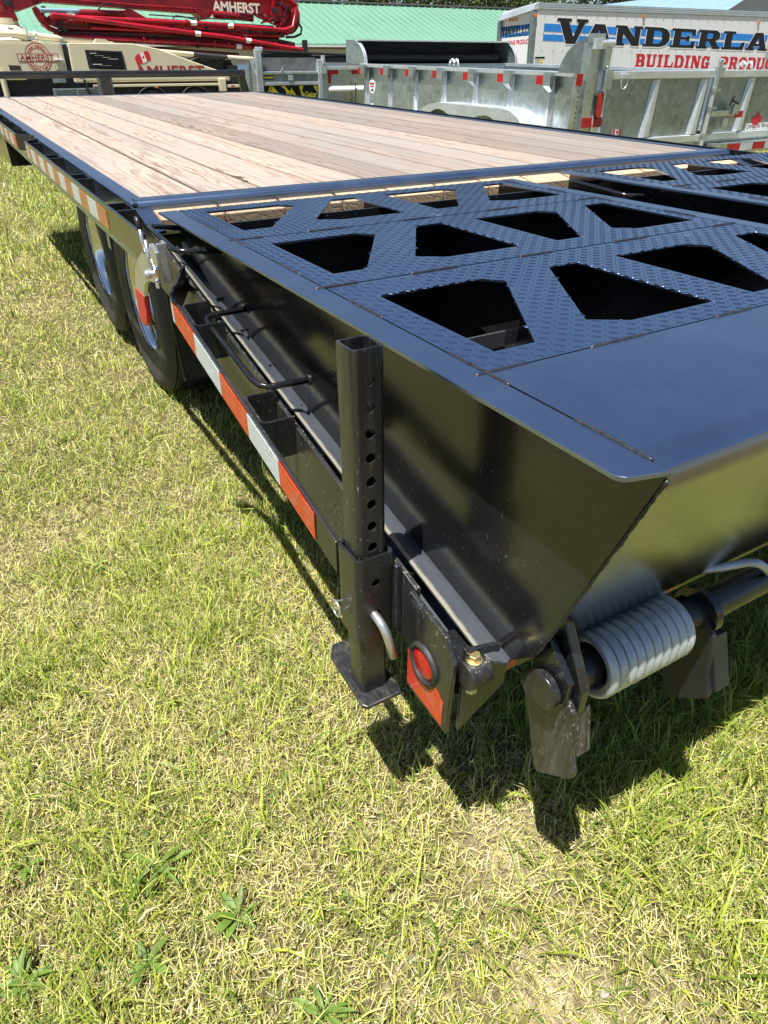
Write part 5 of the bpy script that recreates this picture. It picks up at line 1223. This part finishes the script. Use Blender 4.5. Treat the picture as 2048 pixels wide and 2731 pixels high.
dl = radians(-1.0)
def onside(x, z, y=-.006): return (x, y, z + (x - 1.5) * math.tan(dl))
# blue stripes
for z0_, z1_ in ((3.04, 3.33), (2.69, 2.93)):
    X_(MB().add([onside(x, z, y) for y in (-.004, -.006) for (x, z) in ((.52, z0_), (16.0, z0_), (16.0, z1_), (.52, z1_))], [(0, 3, 2, 1), (4, 5, 6, 7), (0, 1, 5, 4), (2, 3, 7, 6)]), 'stripe', 'blue')
# slab-serif letters as stroke polygons in a 1 x 1 cell
GL_ = {
 'V': [[(0, 1), (.46, 1), (.46, .88), (.38, .88), (.56, .28), (.70, .88), (.62, .88), (.62, 1), (1, 1), (1, .88), (.92, .88), (.64, 0), (.34, 0), (.08, .88), (0, .88)]],
 'A': [[(0, 0), (.40, 0), (.40, .12), (.33, .12), (.36, .24), (.62, .24), (.65, .12), (.57, .12), (.57, 0), (1, 0), (1, .12), (.93, .12), (.68, 1), (.32, 1), (.07, .12), (0, .12)]],
 'N': [[(0, 0), (.38, 0), (.38, .12), (.30, .12), (.30, .62), (.66, 0), (.92, 0), (.92, .88), (1, .88), (1, 1), (.66, 1), (.66, .88), (.72, .88), (.72, .44), (.40, 1), (0, 1), (0, .88), (.08, .88), (.08, .12), (0, .12)]],
 'D': [[(0, 0), (.66, 0), (.88, .10), (1, .32), (1, .68), (.88, .90), (.66, 1), (0, 1), (0, .88), (.10, .88), (.10, .12), (0, .12)]],
 'E': [[(0, 0), (.96, 0), (1, .34), (.86, .34), (.80, .15), (.38, .15), (.38, .43), (.62, .43), (.62, .34), (.74, .34), (.74, .67), (.62, .67), (.62, .58), (.38, .58), (.38, .85), (.78, .85), (.84, .68), (.97, .68), (.94, 1), (0, 1), (0, .88), (.10, .88), (.10, .12), (0, .12)]],
 'R': [[(0, 0), (.46, 0), (.46, .12), (.38, .12), (.38, .40), (.48, .40), (.68, 0), (1, 0), (1, .12), (.93, .12), (.76, .44), (.92, .58), (.92, .84), (.76, 1), (0, 1), (0, .88), (.10, .88), (.10, .12), (0, .12)]],
 'L': [[(0, 0), (.96, 0), (1, .42), (.86, .42), (.80, .16), (.40, .16), (.40, .88), (.52, .88), (.52, 1), (0, 1), (0, .88), (.10, .88), (.10, .12), (0, .12)]]}
GL_.update({
 'B': [[(0, 0), (.7, 0), (.92, .12), (.95, .35), (.82, .52), (.92, .65), (.9, .88), (.68, 1), (0, 1), (0, .88), (.1, .88), (.1, .12), (0, .12)]],
 'U': [[(0, 1), (0, .88), (.1, .88), (.1, .2), (.25, 0), (.75, 0), (.9, .2), (.9, .88), (1, .88), (1, 1), (.62, 1), (.62, .88), (.7, .88), (.7, .28), (.6, .17), (.45, .17), (.38, .28), (.38, .88), (.46, .88), (.46, 1)]],
 'I': [[(.1, 0), (.9, 0), (.9, .12), (.72, .12), (.72, .88), (.9, .88), (.9, 1), (.1, 1), (.1, .88), (.28, .88), (.28, .12), (.1, .12)]],
 'G': [[(.25, 0), (.62, 0), (.72, .08), (.75, 0), (.9, 0), (.9, .38), (1, .38), (1, .5), (.5, .5), (.5, .38), (.64, .38), (.62, .2), (.5, .15), (.38, .25), (.38, .75), (.5, .85), (.62, .75), (.68, .65), (.9, .65), (.9, 1), (.78, 1), (.72, .92), (.6, 1), (.3, 1), (.1, .82), (.1, .18)]],
 'P': [[(0, 0), (.5, 0), (.5, .12), (.38, .12), (.38, .38), (.68, .38), (.92, .52), (.92, .86), (.7, 1), (0, 1), (0, .88), (.1, .88), (.1, .12), (0, .12)]],
 'O': [[(.3, 0), (.7, 0), (.95, .2), (.95, .8), (.7, 1), (.3, 1), (.05, .8), (.05, .2)]],
 'C': [[(.3, 0), (.7, 0), (.95, .2), (.95, .38), (.68, .38), (.62, .2), (.5, .15), (.36, .25), (.36, .75), (.5, .85), (.62, .78), (.68, .62), (.95, .62), (.95, 1), (.82, 1), (.76, .93), (.62, 1), (.3, 1), (.08, .82), (.08, .18)]],
 'T': [[(.25, 0), (.75, 0), (.75, .12), (.66, .12), (.66, .86), (.78, .86), (.85, .68), (.98, .68), (.95, 1), (.05, 1), (.02, .68), (.15, .68), (.22, .86), (.34, .86), (.34, .12), (.25, .12)]],
 'S': [[(.05, 0), (.18, 0), (.25, .07), (.4, 0), (.75, 0), (.95, .18), (.95, .42), (.8, .56), (.4, .66), (.38, .8), (.5, .87), (.65, .8), (.72, .66), (.9, .66), (.9, 1), (.78, 1), (.72, .94), (.58, 1), (.28, 1), (.08, .84), (.08, .6), (.25, .46), (.62, .36), (.66, .22), (.52, .13), (.35, .2), (.26, .36), (.05, .36)]]})
HOLE = {'B': [[(.38, .15), (.6, .15), (.64, .3), (.6, .43), (.38, .43)], [(.38, .58), (.56, .58), (.6, .7), (.56, .85), (.38, .85)]], 'P': [[(.38, .54), (.58, .54), (.63, .62), (.63, .78), (.58, .85), (.38, .85)]],
        'O': [[(.42, .16), (.58, .16), (.66, .28), (.66, .72), (.58, .84), (.42, .84), (.34, .72), (.34, .28)]], 'A': [[(.41, .38), (.58, .38), (.50, .74)]], 'D': [[(.38, .16), (.60, .16), (.70, .30), (.70, .70), (.60, .84), (.38, .84)]], 'R': [[(.38, .56), (.58, .56), (.62, .62), (.62, .80), (.56, .85), (.38, .85)]]}
def letters(word, cells, fn, th):
    mb = MB()
    for ch, (x, w, z, h) in zip(word, cells):
        for o in GL_[ch]: mb.plate([(x + p[0] * w, z + p[1] * h) for p in o], [[(x + p[0] * w, z + p[1] * h) for p in hh] for hh in HOLE.get(ch, [])], fn, th)
    return mb
word = 'VANDERLAAN'
cells = [(1.25, 1.85, 2.61, .95)] + [(2.95 + i * 1.905, 1.80, 2.62, .79) for i in range(7)]
X_(letters(word[:8], cells, lambda u, v, q: onside(u, v, -.009 - q), .002), 'lettering', 'blackprint')
oc = [(x - .05, w + .10, z - .05, h + .10) for (x, w, z, h) in cells]
X_(letters(word[:8], oc, lambda u, v, q: onside(u, v, -.0065 - q), .0015), 'letter_outline', 'whiteprint')
w2 = []; xx = 6.45; s2 = ''
for ch in 'BUILDING PRODUCTS':
    ad = .50 if ch == 'I' else .74
    if ch != ' ': w2.append((xx, ad - .05, 1.76, .55)); s2 += ch
    xx += ad if ch != ' ' else .72
X_(letters(s2, w2, lambda u, v, q: onside(u, v, -.009 - q), .002), 'lettering', 'redprint')
# nose side, small version
X_(MB().box(-.0035, -.0015, .25, 2.42, 3.18, 3.34).box(-.0035, -.0015, .25, 2.42, 2.92, 3.06), 'stripe', 'blue')
cs = [(.30 + i * .208, .19, 2.93, .42) for i in range(10)]
X_(letters(word, cs, lambda u, v, q: (-.006 - q, 2.70 - u, v), .001), 'lettering', 'blackprint')
X_(text_mb('BUILDING PRODUCTS', .24, lambda x, y, z: (-.006 - z, 2.34 - x * .92, 2.62 + y), bold=.006, ex=.0003), 'lettering', 'redprint')
X_(MB().box(.16, .72, -.006, -.002, 2.03, 2.10), 'data_plate', 'blackprint'); X_(MB().box(.16, .45, -.006, -.002, 1.88, 1.99), 'data_plate', 'galv_bright'); X_(MB().box(.47, .62, -.006, -.002, 1.87, 2.0), 'data_plate', 'yellow')

# ================================================================== buildings and trees at the back
GBd = thing('green_roofed_building', 'long low building with a pale green ribbed metal roof, behind the pump truck', 'building', (0, 45, 0))
def Bd(mb, name, mat, parent=GBd, **kw): return mb.build(name, mat, parent, **kw)
ex0, ex1 = -14, 60
Bd(MB().box(ex0 + .5, ex1 - .5, .5, 14, 0, 3.15), 'wall', 'beige')
rf = Bd(MB().add([(ex0, 0, 3.28), (ex1, 0, 3.50), (ex1, 7.2, 6.20), (ex0, 7.2, 6.05), (ex0, 14.4, 3.28), (ex1, 14.4, 3.5), (ex0, 0, 3.20), (ex1, 0, 3.42)], [(0, 1, 2, 3), (3, 2, 5, 4), (6, 7, 1, 0)]), 'roof', 'greenroof')
mb = MB()
nr = int((ex1 - ex0) / .6)
for i in range(nr):
    x = ex0 + .3 + i * .6; t = (x - ex0) / (ex1 - ex0); za_, zb2 = 3.28 + .22 * t, 6.05 + .15 * t
    mb.add([(x - .05, 0, za_ + .002), (x - .02, 0, za_ + .05), (x + .02, 0, za_ + .05), (x + .05, 0, za_ + .002), (x - .05, 7.18, zb2 + .002), (x - .02, 7.18, zb2 + .05), (x + .02, 7.18, zb2 + .05), (x + .05, 7.18, zb2 + .002)], [(0, 1, 5, 4), (1, 2, 6, 5), (2, 3, 7, 6), (0, 3, 2, 1)])
Bd(mb, 'roof_ribs', 'greenroof', rf)
Bd(MB().add([(ex0, 7.0, 6.10), (ex1, 7.0, 6.25), (ex1, 7.4, 6.25), (ex0, 7.4, 6.10), (ex0, 7.2, 6.2), (ex1, 7.2, 6.35)], [(0, 1, 5, 4), (4, 5, 2, 3)]), 'ridge_cap', 'grommet', rf)
Bd(MB().add([(ex0, -.12, 3.10), (ex1, -.12, 3.32), (ex1, -.12, 3.42), (ex0, -.12, 3.20), (ex0, .0, 3.10), (ex1, .0, 3.32), (ex1, 0, 3.42), (ex0, 0, 3.2)], [(0, 1, 2, 3), (4, 7, 6, 5), (0, 4, 5, 1), (3, 2, 6, 7)]), 'gutter', 'gutter', rf)
for x in (14, 20, 26, 32): Bd(MB().box(x, x + 2.4, .46, .5, .1, 2.7), 'shed_door', 'gutter')
BB = thing('blue_roofed_building', 'grey gabled building with pale blue metal roof at the top right corner', 'building', (60.5, 50, 0))
Bd(MB().add([(6.9, 0, 0), (17, 0, 0), (17, 0, 6.5), (12.0, 0, 8.6), (6.9, 0, 6.5), (6.9, 33, 0), (17, 33, 0), (17, 33, 6.5), (12.0, 33, 8.6), (6.9, 33, 6.5)],
   [(0, 1, 2, 3, 4), (5, 9, 8, 7, 6), (0, 4, 9, 5), (1, 6, 7, 2)]), 'wall', 'greywall', BB)
Bd(MB().add([(6.4, -.5, 6.45), (12.0, -.5, 8.75), (12.0, 34, 8.75), (6.4, 34, 6.45), (17.6, -.5, 6.45), (17.6, 34, 6.45)], [(0, 1, 2, 3), (1, 4, 5, 2)]), 'roof', 'blueroof', BB)
Bd(MB().box(0, 6.9, 1, 8, 0, 6.6), 'lean_to_wall', 'greywall', BB)

def tree(x, y, h, r, seed, lab):
    g = np.random.default_rng(seed)
    t = thing('tree', lab, 'tree', (x, y, 0), group='trees along the back of the yard')
    mb = MB(); mb.tube([(0, 0, 0), (.1, 0, h * .3), (-.1, .1, h * .6), (0, 0, h * .85)], [.32, .24, .15, .05], 8)
    for k_ in range(7):
        a = g.random() * 6.28; z = h * (.3 + .07 * k_); mb.tube([(0, 0, z), (r * .35 * cos(a), r * .35 * sin(a), z + h * .08), (r * .75 * cos(a), r * .75 * sin(a), z + h * .16)], [.12, .07, .02], 6)
    mb.build('trunk', 'bark', t, smooth=True)
    nc = 46; u = g.normal(size=(nc, 3)); u /= np.linalg.norm(u, axis=1)[:, None]; q = g.random(nc) ** .4
    cc = u * q[:, None] * np.array([r, r, h * .36]) + np.array([0, 0, h * .60]); cr = g.uniform(.55, 1.2, nc) * r / 3.4
    n = 5200; ci = g.integers(0, nc, n); d = g.normal(size=(n, 3)); d /= np.linalg.norm(d, axis=1)[:, None]
    c = cc[ci] + d * (cr[ci] * g.random(n) ** .33)[:, None]
    s = g.uniform(.10, .24, n)[:, None]; a_ = g.normal(size=(n, 3)); a_ /= np.linalg.norm(a_, axis=1)[:, None]; b2 = np.cross(a_, g.normal(size=(n, 3))); b2 /= np.linalg.norm(b2, axis=1)[:, None]
    V = np.stack([c - a_ * s, c - b2 * s * .6, c + a_ * s, c + b2 * s * .6], 1)
    tone = (.6 + .8 * g.random(nc))[ci][:, None] * g.uniform(.75, 1.25, (n, 1)); base = np.array([.055, .085, .018]) * (1 - .5) + np.array([.10, .125, .03]) * g.random((n, 1))
    C = np.ones((n, 4, 4), np.float32); C[:, :, :3] = (base * tone)[:, None]
    me = bpy.data.meshes.new('crown'); me.vertices.add(4 * n); me.vertices.foreach_set('co', V.astype(np.float32).ravel())
    me.loops.add(4 * n); me.loops.foreach_set('vertex_index', np.arange(4 * n, dtype=np.int32)); me.polygons.add(n); me.polygons.foreach_set('loop_start', (np.arange(n) * 4).astype(np.int32))
    me.attributes.new('tint', 'FLOAT_COLOR', 'POINT').data.foreach_set('color', C.ravel()); me.update(); me.validate(); me.materials.append(M['foliage'])
    o = bpy.data.objects.new('crown', me); COL.objects.link(o); o.parent = t
words = ['over the near end of the green roof', 'second from the left above the green roof', 'over the middle of the green roof', 'behind the far half of the green roof', 'above the nose of the box trailer', 'above the front half of the box trailer', 'above the middle of the box trailer', 'left of the pale blue roof', 'behind the pale blue roof', 'at the far right edge', 'hidden mostly by the red boom joint', 'at the left end of the tree row', 'beyond the far end of the pale blue roof', 'right of the pale blue roof', 'second from the right end of the row', 'last one at the right end of the row']
tx = [36, 42, 48, 53.5, 59, 65, 71, 77, 84, 92, 30, 23, 88, 97, 104, 112]
for i, x in enumerate(tx): tree(x, (70 if x < 66 else 88) + (i * 37 % 9), (14.5 if x < 66 else 18.5) + (i * 53 % 5) * .9, 4.4 if x < 66 else 5.4, 100 + i, 'dense dark green tree ' + words[i])
